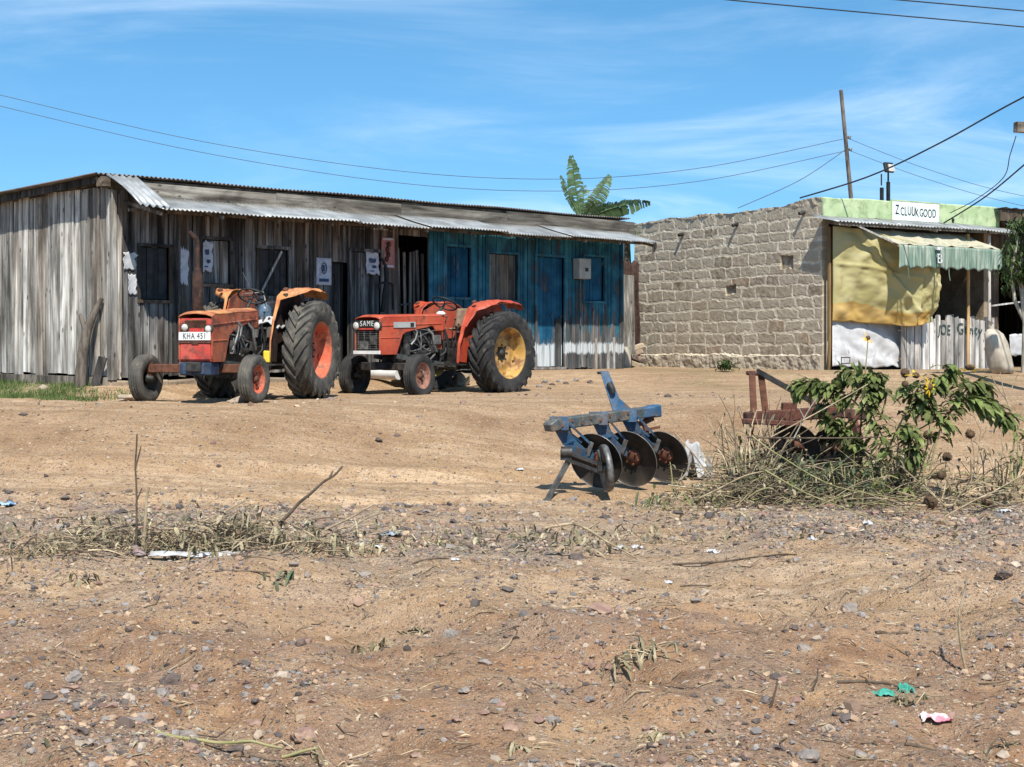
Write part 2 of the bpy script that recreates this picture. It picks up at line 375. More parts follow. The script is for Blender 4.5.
MT['stalkgreen']=mottled('green_yellow_stalk',(.20,.19,.075),(.32,.285,.14),6,.7,rn=.35)
MT['stalkdark']=mottled('dark_dry_twig',(.06,.043,.03),(.13,.095,.065),9,.9,rn=.35)
MT['seedhead']=mottled('brown_seed_head',(.06,.038,.02),(.14,.09,.05),30,.95,rn=.3,bump=.8,bscale=90)
MT['petal']=mottled('yellow_petal',(.75,.45,.01),(.80,.56,.03),8,.6,trans=.25,rn=.15)
MT['grass']=mottled('yard_grass',(.06,.11,.025),(.14,.19,.06),4,.8,(.28,.25,.12),5,(.6,.8),rn=.4,trans=.25)
MT['rag']=mottled('pale_purple_rag',(.20,.14,.13),(.33,.25,.23),8,.9)
MT['teal']=mottled('teal_plastic',(.05,.33,.24),(.10,.42,.32),9,.6,(.26,.20,.13),6,(.55,.7),trans=.2)
MT['pink']=mottled('white_pink_wrapper',(.60,.52,.51),(.62,.22,.27),9,.6,trans=.1,lo=.48,hi=.6)
MT['bluescrap']=mottled('blue_plastic_scrap',(.12,.24,.42),(.30,.42,.55),9,.5)
MT['greyscrap']=mottled('blue_grey_scrap',(.13,.16,.19),(.25,.28,.31),9,.6)

def stone_mat(name, cols):
    t=NT(name); a=t.attr().outputs['Fac']; n=len(cols)
    x=t.n('ShaderNodeValToRGB'); x.color_ramp.interpolation='CONSTANT'; e=x.color_ramp.elements
    while len(e)<n: e.new(.5)
    for k,c in enumerate(cols): e[k].position=k/n; e[k].color=tuple(c)+(1,)
    t.l(a,x.inputs[0])
    v=t.map((1,1,1)); ns=t.noise(v,28,5,.6)
    col=t.mix(t.rampv(ns,.3,.75),x.outputs[0],(.30,.22,.15)) if False else x.outputs[0]
    fr=t.math('FRACT',t.math('MULTIPLY',a,13.7))
    m=t.math('MULTIPLY',t.math('ADD',t.math('MULTIPLY',fr,.6),.7),t.math('ADD',t.math('MULTIPLY',ns,.7),.65))
    vm=t.n('ShaderNodeVectorMath',operation='SCALE'); t.l(col,vm.inputs[0]); t.l(m,vm.inputs['Scale'])
    return t.done(vm.outputs[0],.9,0,t.bump(ns,.4,.01),.2)
MT['gravel']=stone_mat('mixed_gravel',[(.20,.18,.165),(.10,.08,.07),(.25,.155,.12),(.36,.25,.165),(.25,.215,.19),(.17,.125,.10),(.36,.29,.22),(.25,.165,.115),(.12,.10,.09),(.37,.265,.175)])  # darkest stone tones also stand in for small shadows in the grit
MT['stone_grey']=mottled('grey_stone',(.19,.165,.145),(.28,.245,.215),12,.95,(.34,.24,.16),6,(.48,.62),bump=.5,bscale=40)
MT['stone_red']=mottled('reddish_stone',(.22,.13,.10),(.31,.20,.15),12,.95,(.34,.24,.16),6,(.48,.62),bump=.5,bscale=40)
MT['stone_pale']=mottled('pale_stone',(.32,.25,.185),(.41,.33,.25),8,.9,(.34,.24,.16),6,(.5,.65),bump=.5,bscale=40)
MT['stone_dark']=mottled('dark_stone',(.09,.07,.06),(.16,.12,.10),12,.95,(.30,.21,.14),6,(.5,.66),bump=.5,bscale=40)
# ------------------------------------------------------------------ shed frame
SC=Vector((-5.63,21.0,0)); SU=Vector((.656,.755,0)); SN=Vector((.755,-.656,0)); SZ=CZ-.48; SANG=math.atan2(SU.y,SU.x)
SD=4.2
def wt(px, py=None, n=0.0):
    q=(px-512)/F; bx=SC.x+SN.x*n; by=SC.y+SN.y*n
    t=(q*by-bx)/(SU.x-SU.y*q); Y=by+SU.y*t
    return (t, None if py is None else CZ+(HZ-py)/F*Y-SZ)
SL=wt(619)[0]
# shop frame
KC=Vector((5.83,28.2,0)); KU=Vector((.838,.545,0)); KO=Vector((.545,-.838,0)); KZ=CZ-.47; KANG=math.atan2(KU.y,KU.x)
def st(px, py=None, n=0.0):
    q=(px-512)/F; bx=KC.x+KO.x*n; by=KC.y+KO.y*n
    t=(q*by-bx)/(KU.x-KU.y*q); Y=by+KU.y*t
    return (t, None if py is None else CZ+(HZ-py)/F*Y-KZ)

# ------------------------------------------------------------------ ground
def fbm(x,y,s,o=4): return mn.fractal(Vector((x*s,y*s,3.7)),1.0,2.0,o)
def shed_dist(x,y):
    d=Vector((x,y,0))-SC; lx=d.dot(SU); ly=-d.dot(SN)
    dx=max(-lx,lx-SL,0); dy=max(-ly,ly-SD,0); return math.hypot(dx,dy)
def crest(x): return interp(x,[-9,-5,-2.5,0,2,6],[18.2,18.2,18.8,19.9,20.3,20.6])
def gz(x,y):
    s=y-crest(x)+.35*fbm(x,y,.35,2)
    z=interp(s,[-3.9,-2.6,-1.6,-.8,-.25,.3],[-1.62,-1.50,-1.22,-.94,-.80,-.74])
    z-=interp(y,[2,4,6.6,8,10,12,14.5],[.52,.40,.235,.165,.10,.055,0])
    ds=shed_dist(x,y)
    up=.17*sm((.95-ds)/.8)
    u2=.27*sm((y-24.3)/3.2)
    z+=max(up,u2)
    rg=1-abs(fbm(x*.75+y*.35,y*.75,.9,3))*2.2
    rel=(fbm(x,y,2.4,4)*.035*sm((13-y)/2) if y<14 else 0)+fbm(x,y,.55,3)*.12*sm((14.8-y)/2.5)+.085*(rg-.55)*sm((12.5-y)/2)+fbm(x+9,y,1.9,3)*.022*sm((15-y)/2)+fbm(x,y,.8,3)*.02+fbm(x,y,3.1,3)*.016*sm((24-y)/6)+(fbm(x,y,9,2)*.011*sm((15.5-y)/2) if y<16 else 0)
    # hollow and lip on the foreground bank
    rel-=.20*math.exp(-(((x+1.35)/.75)**2+((y-9.75)/.42)**2)); rel+=.13*math.exp(-(((x+1.5)/1.1)**2+((y-10.5)/.35)**2))
    rel+=.09*math.exp(-(((x-2.2)/1.2)**2+((y-11.9)/.6)**2))-.12*math.exp(-(((x-.5)/.8)**2+((y-8.4)/.5)**2))+.10*math.exp(-(((x-.6)/1.0)**2+((y-9.3)/.35)**2))
    rel+=.10*math.exp(-(((x-4.0)/1.2)**2+((y-12.5)/.9)**2))
    # old wheel ruts across the lower yard
    rut=y-(17.0+.10*x+.25*math.sin(x*.5)); 
    rel-=.06*math.exp(-(rut/.14)**2)+.055*math.exp(-((rut+1.25)/.14)**2)
    rel+=.03*math.exp(-((rut-.26)/.10)**2)+.028*math.exp(-((rut+1.0)/.10)**2)
    if y>20.5: rel*=.45
    return CZ+z+rel
def gp(px,py):
    """point of the ground seen at a picture position"""
    Y=5.0; prev=None
    while Y<45:
        p=at(px,py,Y)
        if p.z<=gz(p.x,p.y):
            for _ in range(12):
                m=(prev+Y)/2 if prev else Y; p=at(px,py,m)
                if p.z<=gz(p.x,p.y): Y=m
                else: prev=m
            p=at(px,py,Y); return Vector((p.x,p.y,gz(p.x,p.y)))
        prev=Y; Y+=.1
    p=at(px,py,30); return Vector((p.x,p.y,gz(p.x,p.y)))

def axis_coords(fine, lo_far, hi_far):
    c=list(fine); st_=c[1]-c[0]; x=c[0]
    pre=[]
    while x>lo_far: st_*=1.45; x-=st_; pre.append(x)
    st_=c[-1]-c[-2]; x=c[-1]; post=[]
    while x<hi_far: st_*=1.45; x+=st_; post.append(x)
    return pre[::-1]+c+post
ys=list(np.arange(5.2,12,.034))+list(np.arange(12,20,.055))+list(np.arange(20,36,.12))
xs=list(np.arange(-11.5,11.5,.052))
ys=axis_coords(ys,-60,1500); xs=axis_coords(xs,-900,900)
def build_ground():
    V=[];Z=[]
    for y in ys:
        for x in xs:
            far=abs(x)>14 or y>40 or y<2
            z=gz(x,y) if not far else gz(max(-14,min(14,x)),max(2,min(40,y)))
            V.append((x,y,z))
            n1=fbm(x,y,.5,4); n2=fbm(x+40,y,1.6,3)
            g=sm((15.6-y)/1.6+n1*.9)*(.75+.5*n1)*lerp(.42,1.15,sm((y-10.6)/1.6))                       # gravel
            near=sm((11.2-y)/2.2+n1*.8)                                   # browner soil of the near bank
            s=y-crest(x)
            bank=math.exp(-((s+1.0)/1.1)**2)*(.7+.6*n2)+.55*sm((y-21)/2)*max(0,n1+.2)
            gr=0.0
            if y>19 and x<-4.2: gr=1.25*sm((1.25-shed_dist(x,y))/.5)*sm((-5.75-x)/.5)*(.9+.6*n2)
            if y>24 and x>2.5: gr=.35*sm(n2*2+.2)
            Z.append((g,near,max(0,bank),max(0,gr)))
    nx=len(xs); Fs=[]
    for j in range(len(ys)-1):
        b=j*nx
        for i in range(nx-1): Fs.append((b+i,b+i+1,b+nx+i+1,b+nx+i))
    me=bpy.data.meshes.new('ground'); me.from_pydata(V,[],Fs)
    a=me.attributes.new('zone','FLOAT_COLOR','POINT'); a.data.foreach_set('color',np.array(Z,dtype=np.float32).ravel())
    me.polygons.foreach_set('use_smooth',np.ones(len(Fs),dtype=bool))
    t=NT('dirt'); v=t.map((1,1,1))
    za=t.attr('zone'); sep=t.n('ShaderNodeSeparateColor'); t.l(za.outputs['Color'],sep.inputs[0])
    big=t.noise(v,.9,6,.6); midn=t.noise(v,5,6,.65); fine=t.noise(v,38,5,.7); tiny=t.noise(v,120,3,.6)
    st_=t.noise(t.map((.5,4.5,1)),1.0,6,.65,.6)
    tan=t.mix(t.rampv(st_,.40,.60),(.42,.275,.150),(.63,.445,.275))
    tan=t.mix(t.rampv(midn,.42,.72),tan,(.40,.252,.138))
    s2=t.noise(t.map((1.3,15,1)),1.0,6,.7,.3); tan=t.mix(t.math('MULTIPLY',t.rampv(s2,.50,.66),.55),tan,(.30,.19,.105))
    tan=t.mix(t.math('MULTIPLY',t.rampv(t.noise(v,16,6,.7),.52,.66),.6),tan,(.27,.17,.095))
    bankc=t.mix(t.rampv(midn,.35,.65),(.225,.128,.064),(.345,.215,.118))
    col=t.mix(t.math('MINIMUM',t.math('MULTIPLY',sep.outputs[2],t.math('ADD',t.math('MULTIPLY',big,1.2),.2)),.9),tan,bankc)
    soil=t.mix(t.rampv(midn,.36,.66),(.245,.130,.066),(.435,.262,.142))
    soil=t.mix(t.rampv(big,.42,.66),soil,(.38,.212,.110))
    soil=t.mix(t.rampv(t.noise(v,2.6,6,.7,.8),.52,.70),soil,(.235,.122,.068))  # darker soil patches paint in the shading of hollows
    soil=t.mix(t.math('MULTIPLY',t.rampv(t.noise(v,1.15,5,.6,.5),.50,.66),.8),soil,(.46,.295,.162))
    grav=t.mix(t.rampv(fine,.38,.62),(.18,.148,.125),(.38,.315,.26))
    grav=t.mix(t.rampv(midn,.5,.75),grav,(.27,.185,.15))
    col=t.mix(sep.outputs[1],col,soil)
    gm=t.math('MULTIPLY',sep.outputs[0],t.rampv(t.noise(v,1.7,6,.65),.36,.62))
    col=t.mix(t.math('MINIMUM',gm,.92),col,grav)
    gk=t.math('MULTIPLY',za.outputs['Alpha'],t.rampv(t.noise(v,7,5,.7),.35,.6))
    col=t.mix(t.math('MINIMUM',gk,.85),col,(.12,.16,.045))
    # dark and pale crumbly speckle
    col=t.mix(t.math('MULTIPLY',t.rampv(tiny,.52,.66),.7),col,(.135,.085,.055))
    col=t.mix(t.math('MULTIPLY',t.rampv(t.noise(v,75,3,.6),.58,.70),.6),col,(.50,.40,.29))
    # grit: discrete grains of mixed colour pressed into the soil
    def grains(scale,dens,amt,col):
        vo=t.n('ShaderNodeTexVoronoi'); vo.inputs['Scale'].default_value=scale; vo.inputs['Randomness'].default_value=1.0
        wv=t.n('ShaderNodeVectorMath',operation='ADD'); t.l(v,wv.inputs[0]); nv_=t.n('ShaderNodeTexNoise'); nv_.inputs['Scale'].default_value=scale*.8; t.l(v,nv_.inputs['Vector'])
        sv=t.n('ShaderNodeVectorMath',operation='SCALE'); t.l(nv_.outputs['Color'],sv.inputs[0]); sv.inputs['Scale'].default_value=.5/scale; t.l(sv.outputs[0],wv.inputs[1]); t.l(wv.outputs[0],vo.inputs['Vector'])
        sc_=t.n('ShaderNodeSeparateColor'); t.l(vo.outputs['Color'],sc_.inputs[0])
        on=t.math('MULTIPLY',t.rampv(sc_.outputs[0],1-dens,1-dens+.05),t.math('SUBTRACT',1.0,t.rampv(vo.outputs['Distance'],.26,.42)))
        gc=t.ramp(sc_.outputs[1],[(0,(.10,.07,.055)),(.25,(.17,.12,.09)),(.45,(.34,.22,.15)),(.62,(.30,.24,.20)),(.8,(.52,.40,.28)),(1,(.62,.53,.42))])
        return t.mix(t.math('MULTIPLY',on,amt),col,gc),on
    col,g1=grains(34,.46,.78,col); col,g2=grains(62,.55,.70,col); col,g3=grains(18,.20,.7,col)
    grit=t.math('ADD',t.math('ADD',g1,g3),t.math('MULTIPLY',g2,.6))
    h=t.math('ADD',t.math('ADD',t.math('MULTIPLY',grit,.45),fine),t.math('ADD',t.math('MULTIPLY',midn,1.2),t.math('MULTIPLY',tiny,.6)))
    me.materials.append(t.done(col,.95,0,t.bump(h,.85,.028),.12))
    o=bpy.data.objects.new('ground',me); C.objects.link(o); o['kind']='structure'
build_ground()

# ------------------------------------------------------------------ camera, sun, sky
sc=bpy.context.scene
cam=bpy.data.cameras.new('camera'); co=bpy.data.objects.new('camera',cam); C.objects.link(co)
co.location=(0,0,CZ); co.rotation_euler=(R(90),0,0)
cam.sensor_width=36; cam.lens=F/1024*36; cam.shift_y=-(383.5-HZ)/1024; cam.clip_end=5000; cam.clip_start=.1
sc.camera=co
SUN=Vector((.19,-1.17,1.56)).normalized()
sl=bpy.data.lights.new('sun','SUN'); sl.energy=4.9; sl.angle=R(.53); sl.color=(1.0,.955,.88)
so=bpy.data.objects.new('sun',sl); C.objects.link(so); so.rotation_euler=SUN.to_track_quat('Z','Y').to_euler(); so.location=(0,0,30)
w=bpy.data.worlds.new('World'); sc.world=w; w.use_nodes=True
nt=w.node_tree; nt.nodes.clear()
def wn(ty,**k):
    x=nt.nodes.new(ty)
    for a_,b_ in k.items(): setattr(x,a_,b_)
    return x
L=nt.links.new
out=wn('ShaderNodeOutputWorld'); bg=wn('ShaderNodeBackground'); bg.inputs[1].default_value=.138
sky=wn('ShaderNodeTexSky',sky_type='NISHITA'); sky.sun_disc=False
sky.sun_elevation=math.asin(SUN.z); sky.sun_rotation=math.atan2(SUN.x,SUN.y)
sky.altitude=1500; sky.air_density=1.0; sky.dust_density=.3; sky.ozone_density=1.6
tc=wn('ShaderNodeTexCoord')
lift=wn('ShaderNodeVectorMath',operation='ADD'); lift.inputs[1].default_value=(0,0,.12); L(tc.outputs['Generated'],lift.inputs[0])
nr=wn('ShaderNodeVectorMath',operation='NORMALIZE'); L(lift.outputs[0],nr.inputs[0]); L(nr.outputs[0],sky.inputs[0])
hs=wn('ShaderNodeHueSaturation'); hs.inputs['Saturation'].default_value=1.25; hs.inputs['Hue'].default_value=.487; hs.inputs['Value'].default_value=1.0; L(sky.outputs[0],hs.inputs['Color'])
# thin cirrus on a flat layer overhead
sp=wn('ShaderNodeSeparateXYZ'); L(tc.outputs['Generated'],sp.inputs[0])
def wm(op,a,b=None):
    x=wn('ShaderNodeMath',operation=op)
    for i,v in enumerate((a,b)):
        if v is None: continue
        if isinstance(v,(int,float)): x.inputs[i].default_value=v
        else: L(v,x.inputs[i])
    return x.outputs[0]
zz=wm('MAXIMUM',wm('ADD',sp.outputs[2],.06),.03)
cb=wn('ShaderNodeCombineXYZ'); L(wm('DIVIDE',sp.outputs[0],zz),cb.inputs[0]); L(wm('DIVIDE',sp.outputs[1],zz),cb.inputs[1])
def wnoise(scale,stretch,detail,rough,dist,off):
    mp=wn('ShaderNodeMapping'); mp.inputs['Scale'].default_value=stretch; mp.inputs['Location'].default_value=off; mp.inputs['Rotation'].default_value=(0,0,R(4)); L(cb.outputs[0],mp.inputs[0])
    n_=wn('ShaderNodeTexNoise'); n_.inputs['Scale'].default_value=scale; n_.inputs['Detail'].default_value=detail; n_.inputs['Roughness'].default_value=rough; n_.inputs['Distortion'].default_value=dist
    L(mp.outputs[0],n_.inputs['Vector']); return n_.outputs['Fac']
def wr(f,lo,hi):
    x=wn('ShaderNodeMapRange'); x.interpolation_type='SMOOTHSTEP'; x.inputs[1].default_value=lo; x.inputs[2].default_value=hi; L(f,x.inputs[0]); return x.outputs[0]
c1=wr(wnoise(1.0,(.55,.75,1),7,.60,.8,(8,21,0)),.42,.76)
c2=wr(wnoise(.33,(.8,.6,1),3,.5,.3,(17,3,0)),.36,.62)
cl=wm('MULTIPLY',wm('MULTIPLY',c1,c2),.36)
mx=wn('ShaderNodeMix',data_type='RGBA'); L(cl,mx.inputs[0]); L(hs.outputs[0],mx.inputs[6]); mx.inputs[7].default_value=(6.8,7.6,8.3,1)
L(mx.outputs[2],bg.inputs[0]); L(bg.outputs[0],out.inputs[0])
sc.view_settings.view_transform='Standard'; sc.view_settings.look='None'; sc.view_settings.exposure=.5; sc.view_settings.gamma=1; sc.view_settings.use_curve_mapping=False
sc.render.engine='CYCLES'; sc.cycles.max_bounces=6; sc.cycles.transparent_max_bounces=8
# ------------------------------------------------------------------ the wooden shed
def planks(mb, x0, x1, zb, zt, ops, wmin, wmax, y0, th, gap=.006, axis='x', seed=1, wob=.012, batten=0.0, notch=.03):
    """vertical boards along x (or y) with openings ops=[(a,b,z0,z1)]; outside face at y0-th"""
    q=random.Random(seed); br=[x0]
    stops=sorted(set([x1]+[o[0] for o in ops if x0<o[0]<x1]+[o[1] for o in ops if x0<o[1]<x1]))
    x=x0
    for s in stops:
        while s-x>1e-4:
            w_=q.uniform(wmin,wmax)
            if s-x-w_<wmin*.6: w_=s-x
            br.append(x+w_); x+=w_
    def P(u,y,z): return (u,y,z) if axis=='x' else (y,u,z)
    def slab(a,b,z0,z1,yo,tt,col):
        e=[q.uniform(-wob,wob)*.4 for _ in range(4)]
        ys_=[yo+q.uniform(-.004,.004) for _ in range(4)]
        mb.hexa([P(a+e[0],yo-tt,z0),P(b+e[1],yo-tt+(ys_[0]-yo)*.8,z0+q.uniform(-notch,notch)*.5),P(b+e[1],yo,z0),P(a+e[0],yo,z0),
                 P(a+e[2],yo-tt,z1),P(b+e[3],yo-tt,z1+q.uniform(-notch,notch)*.3),P(b+e[3],yo,z1),P(a+e[2],yo,z1)],col)
    for i in range(len(br)-1):
        a,b=br[i]+gap/2+q.uniform(0,.004),br[i+1]-gap/2-q.uniform(0,.004); mid=(a+b)/2
        cuts=sorted([(o[2],o[3]) for o in ops if o[0]<mid<o[1]])
        z=zb+q.uniform(-notch,notch); segs=[]
        for c0,c1 in cuts:
            if c0-z>.03: segs.append((z,c0))
            z=max(z,c1)
        if zt-z>.03: segs.append((z,zt))
        yo=y0+q.uniform(-.010,.010)
        for s0,s1 in segs: slab(a,b,s0,s1,yo,th,q.random())
        if batten and not cuts and q.random()<batten:
            slab(b-.018,b+.022,zb+q.uniform(0,.3),zt-.02,y0-th-.006,.014,q.random())

def build_shed():
    top=2.80
    S=thing('wooden_shed','long weathered plank shed, grey at the near end and blue at the far end','shed',(SC.x,SC.y,SZ),SANG)
    def o(px0,px1,py0,py1):
        a,b=wt(px0)[0],wt(px1)[0]; z1=wt((px0+px1)/2,py0)[1]; z0=wt((px0+px1)/2,py1)[1]; return (a,b,max(z0,.03),z1)
    w1=o(139,168,247,300); w2=o(201,229,240,284); w3=o(257,287,249,296); d0=o(331,347,262,372); d1=o(350,380,252,372); slat=o(398,427,236,320)
    split=wt(427.5)[0]
    bw=o(445,469,247,297); bs=o(487,516,254,300); bd=o(535,563,257,367); bp=o(583,603,257,301)
    ZT=2.62
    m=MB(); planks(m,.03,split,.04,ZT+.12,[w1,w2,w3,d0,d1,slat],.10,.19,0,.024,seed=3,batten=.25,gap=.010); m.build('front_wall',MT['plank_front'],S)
    m=MB(); planks(m,split,SL,.02,ZT+.2,[bw,bs,bd,bp],.085,.15,0,.024,seed=11,batten=.35); m.build('blue_front_wall',MT['blue_plank'],S)
    # gable wall, seen in the sun on the left
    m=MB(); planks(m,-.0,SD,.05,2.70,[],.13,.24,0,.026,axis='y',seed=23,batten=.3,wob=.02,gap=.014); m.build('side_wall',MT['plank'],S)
    m=MB(); planks(m,0,SD,-.03,2.84,[],.14,.24,SL,-.024,gap=.001,axis='y',seed=31); planks(m,0,SL,-.03,2.78,[],.2,.3,SD,-.024,gap=.001,seed=33); m.build('back_wall',MT['plank_dark'],S)
    # near-black floor: inner darkness put into its colour, seen through plank gaps
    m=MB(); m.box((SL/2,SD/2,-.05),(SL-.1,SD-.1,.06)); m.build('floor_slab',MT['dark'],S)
    # corner post, standing proud at the near corner
    m=MB(); m.box((.0,-.05,1.32),(.10,.09,2.66)); m.bar((.11,-.045,.0),(.13,-.045,2.6),.07,.035,up=(0,1,0)); m.build('corner_post',MT['plank'],S)
    m=MB(); m.box((SL+.03,-.035,1.3),(.07,.07,2.62)); m.build('corner_post',MT['blue_plank'],S)
    # sill timbers and rubble under the walls
    q=random.Random(5); m=MB(); x=-.05
    while x<SL:
        l=q.uniform(.25,.6); h=q.uniform(.10,.17)
        m.box((x+l/2,-.02+q.uniform(-.03,.03),-.02-h/2),(l*.97,.16,h),Matrix.Rotation(q.uniform(-.05,.05),3,'Y')); x+=l
    y=0
    while y<SD:
        l=q.uniform(.3,.7); h=q.uniform(.12,.2)
        m.box((-.02+q.uniform(-.03,.03),y+l/2,-.03-h/2),(.16,l*.97,h),Matrix.Rotation(q.uniform(-.05,.05),3,'X')); y+=l
    m.build('plinth',MT['concrete'],S,bevel=.025)
    m=MB(); m.bar((-.07,-.02,-.035),(-.09,2.9,-.02),.09,.13); m.build('sill_timber',MT['timber'],S)
    # shutters, windows and doors, each set in its opening
    def leaf(op,name,mat,seed,dy=.03,frame=None,fw=.045):
        a,b,z0,z1=op; m=MB(); planks(m,a+.012,b-.012,z0+.012,z1-.012,[],.09,.16,dy,.02,gap=.004,seed=seed,notch=.004,wob=.004)
        o_=m.build(name,mat,S)
        if frame is not None:
            f=MB()
            f.box(((a+b)/2,-.036,z1+fw/2),(b-a+2*fw,.026,fw)); f.box(((a+b)/2,-.036,z0-fw/2),(b-a+2*fw,.026,fw))
            f.box((a-fw/2,-.035,(z0+z1)/2),(fw,.024,z1-z0)); f.box((b+fw/2,-.035,(z0+z1)/2),(fw,.024,z1-z0)); f.build('frame',frame,o_)
        return o_
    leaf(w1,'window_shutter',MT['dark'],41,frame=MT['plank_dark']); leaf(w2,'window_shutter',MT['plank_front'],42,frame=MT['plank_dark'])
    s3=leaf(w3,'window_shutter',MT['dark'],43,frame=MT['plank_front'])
    f=MB(); f.bar((w3[0]+.05,-.012,w3[2]+.02),(w3[1]-.12,-.012,w3[3]-.03),.035,.02,up=(0,1,0)); f.build('brace',MT['plank'],s3)
    leaf(d0,'door',MT['plank_dark'],44,dy=.10); leaf(d1,'door',MT['plank_front'],45,frame=MT['plank_front'],fw=.05)
    leaf(bw,'window_shutter',MT['blue_door'],46,frame=MT['blue_plank']); leaf(bs,'window_shutter',MT['grey_shutter'],47,frame=MT['blue_plank'])
    D=leaf(bd,'door',MT['blue_door'],48,frame=MT['blue_plank'])
    f=MB(); f.bar((bd[1]-.16,-.012,.03),(bd[1]-.16,-.012,.98),.16,.02,up=(0,1,0)); f.build('patch_board',MT['grey_shutter'],D)
    f=MB(); f.box((bd[1]-.08,-.012,1.02),(.09,.025,.03)); f.build('latch',MT['dark_metal'],D)
    leaf(bp,'window_shutter',MT['blue_door'],49,frame=MT['blue_plank'])
    # slatted opening: pales in front of darkness
    m=MB(); q=random.Random(8); a,b,z0,z1=slat; n=6
    for i in range(n):
        x=a+(b-a)*(i+.5)/n; m.box((x+q.uniform(-.03,.03),.03,(z0+z1)/2-.14+q.uniform(-.05,.02)),(.055,.02,z1-z0-.2),Matrix.Rotation(q.uniform(-.05,.05),3,'Y'))
    m.bar((a,.05,z0+.25),(b,.05,z0+.3),.02,.06,up=(0,1,0)); m.build('slat_screen',MT['plank_front'],S)
    # whitewashed stakes along the blue wall
    for px in (594,606,612):
        t=wt(px)[0]; m=MB(); m.bar((t,-.05,-.03),(t+.01,-.045,.46+.2*rnd.random()),.05,.025,up=(0,1,0)); m.build('stake',MT['plank_pale'],S)
    # ---- roof: dark corrugated sheet over the whole shed
    def corr(m,xa,xb,ya,yb,za,zb_,amp=.013,pit=.076,dzx=0.0,sag=0.0,ph=0.0,a=None):
        n=max(4,int((xb-xa)/pit*6)); rows=5; P=[]
        for i in range(n+1):
            x=xa+(xb-xa)*i/n; row=[]
            for j in range(rows):
                v=j/(rows-1); row.append((x,lerp(ya,yb,v),lerp(za,zb_,v)+amp*math.sin(2*math.pi*x/pit+ph)+dzx*(x-xa)-sag*math.sin(math.pi*v)+.008*math.sin(x*1.7+ph)))
            P.append(row)
        m.grid(P,a,th=.004)
    sl_=.012
    m=MB(); corr(m,-.31,SL+.25,-.10,SD+.2,2.86,2.68,dzx=sl_); m.build('roof',MT['zinc_old'],S)
    m=MB()
    for xa in (-.16,-.0,): m.bar((xa,-.08,2.79),(xa,SD,2.60),.05,.09)
    for k in range(5):
        yy=.02+k*SD/4.2; m.bar((-.2,yy,2.80-.17*yy/SD),(SL+.2,yy,2.80-.17*yy/SD+sl_*SL),.06,.05)
    m.build('roof_timbers',MT['plank_dark'],S)
    # fascia boards over the lean-to
    q=random.Random(4); xs_=[.30,2.9,5.6,8.3,SL+.35]
    for i in range(4):
        m=MB(); a,b=xs_[i],xs_[i+1]-.01; z0=2.55+sl_*a; z1=2.55+sl_*b
        h0=.24+q.uniform(-.02,.02); y=-.115+q.uniform(-.006,.006)
        m.hexa([(a,y-.025,z0),(b,y-.025,z1),(b,y,z1),(a,y,z0),(a,y-.025,z0+h0),(b,y-.025,z1+h0-.01),(b,y,z1+h0-.01),(a,y,z0+h0)])
        m.build('fascia_board',MT['fascia'],S)
    m=MB(); m.box((.04,-.10,2.74),(.5,.05,.16)); m.box((-.17,-.1,2.74),(.12,.16,.12)); m.build('roof_beam_end',MT['timber_x'],S)
    # lean-to canopy of light corrugated sheets
    xs_=[.28,2.15,3.9,5.5,7.4,9.2,wt(655,n=.9)[0]]; dz=[0,.012,-.006,.014,-.004,.010]
    for i in range(6):
        m=MB(); a,b=xs_[i]-.05,xs_[i+1]+.03; za=2.565+sl_*a+dz[i]; zb=2.335+sl_*a+dz[i]
        corr(m,a,b,-.15,-.93-.03*(i%2),za,zb,dzx=sl_,ph=i*.9,sag=.01,a=(.25,.9,.5,.7,.35,.8)[i]); m.build('canopy_sheet',MT['zinc'],S)
    # last sheet at the near end, tilted steeply up to the roof
    m=MB(); P=[]
    for i in range(37):
        x=-.12+.50*i/36; row=[]
        for j in range(5):
            v=j/4; row.append((x,lerp(-.06,-.90,v),lerp(2.86,2.375,v)+.02*math.sin(2*math.pi*x/.115)+.05*math.sin(math.pi*v)*(1-i/36)))
        P.append(row)
    m.grid(P,.9,th=.004); m.build('canopy_end_sheet',MT['zinc'],S)
    m=MB(); q=random.Random(6)
    for k in range(12):
        x=.25+k*(SL-.3)/11; m.bar((x,.0,2.50+sl_*x),(x,-.86,2.285+sl_*x),.045,.05)
    m.bar((.0,-.45,2.35),(SL+.3,-.45,2.35+sl_*SL),.04,.04); m.build('rafters',MT['timber'],S)
    m=MB(); m.bar((SL-.1,-.9,2.20+sl_*SL),(SL+.5,-.55,2.36+sl_*SL),.03,.16); m.build('loose_board',MT['plank_dark'],S)
    return S
SHED=build_shed()
def shed_thing(name,label,cat,px,py,n,group=None):
    t,z=wt(px,py,n); p=SC+SU*t+SN*n
    return thing(name,label,cat,(p.x,p.y,z+SZ),SANG,group), t, z
# posters pinned to the shed front (sheets a few mm thick with curled edges)
def poster(px0,px1,py0,py1,label,mat,art,n=.035,curl=.02,torn=0.0,seed=0):
    q=random.Random(seed); px=(px0+px1)/2; e,t,z=shed_thing('poster',label,'poster',px,py1,n)
    w=wt(px1,n=n)[0]-wt(px0,n=n)[0]; h=wt(px,py0,n)[1]-z; P=[]
    for i in range(9):
        row=[]
        for j in range(13):
            u,v=i/8,j/12; x=(u-.5)*w; zz=v*h
            if torn: x+=torn*w*(fbm(v*3,seed,1.7,3))*(1 if u>.5 else .6); zz+=torn*h*.5*fbm(u*3,seed+5,1.5,2)
            row.append((x,-.004-curl*max(0,abs(u-.5)-.3)*2-.006*abs(fbm(u*2,v*2+seed,1.5,2)),zz))
        P.append(row)
    m=MB(); m.grid(P,.5,th=.002); m.build('sheet',mat,e)
    art(e,w,h); return e
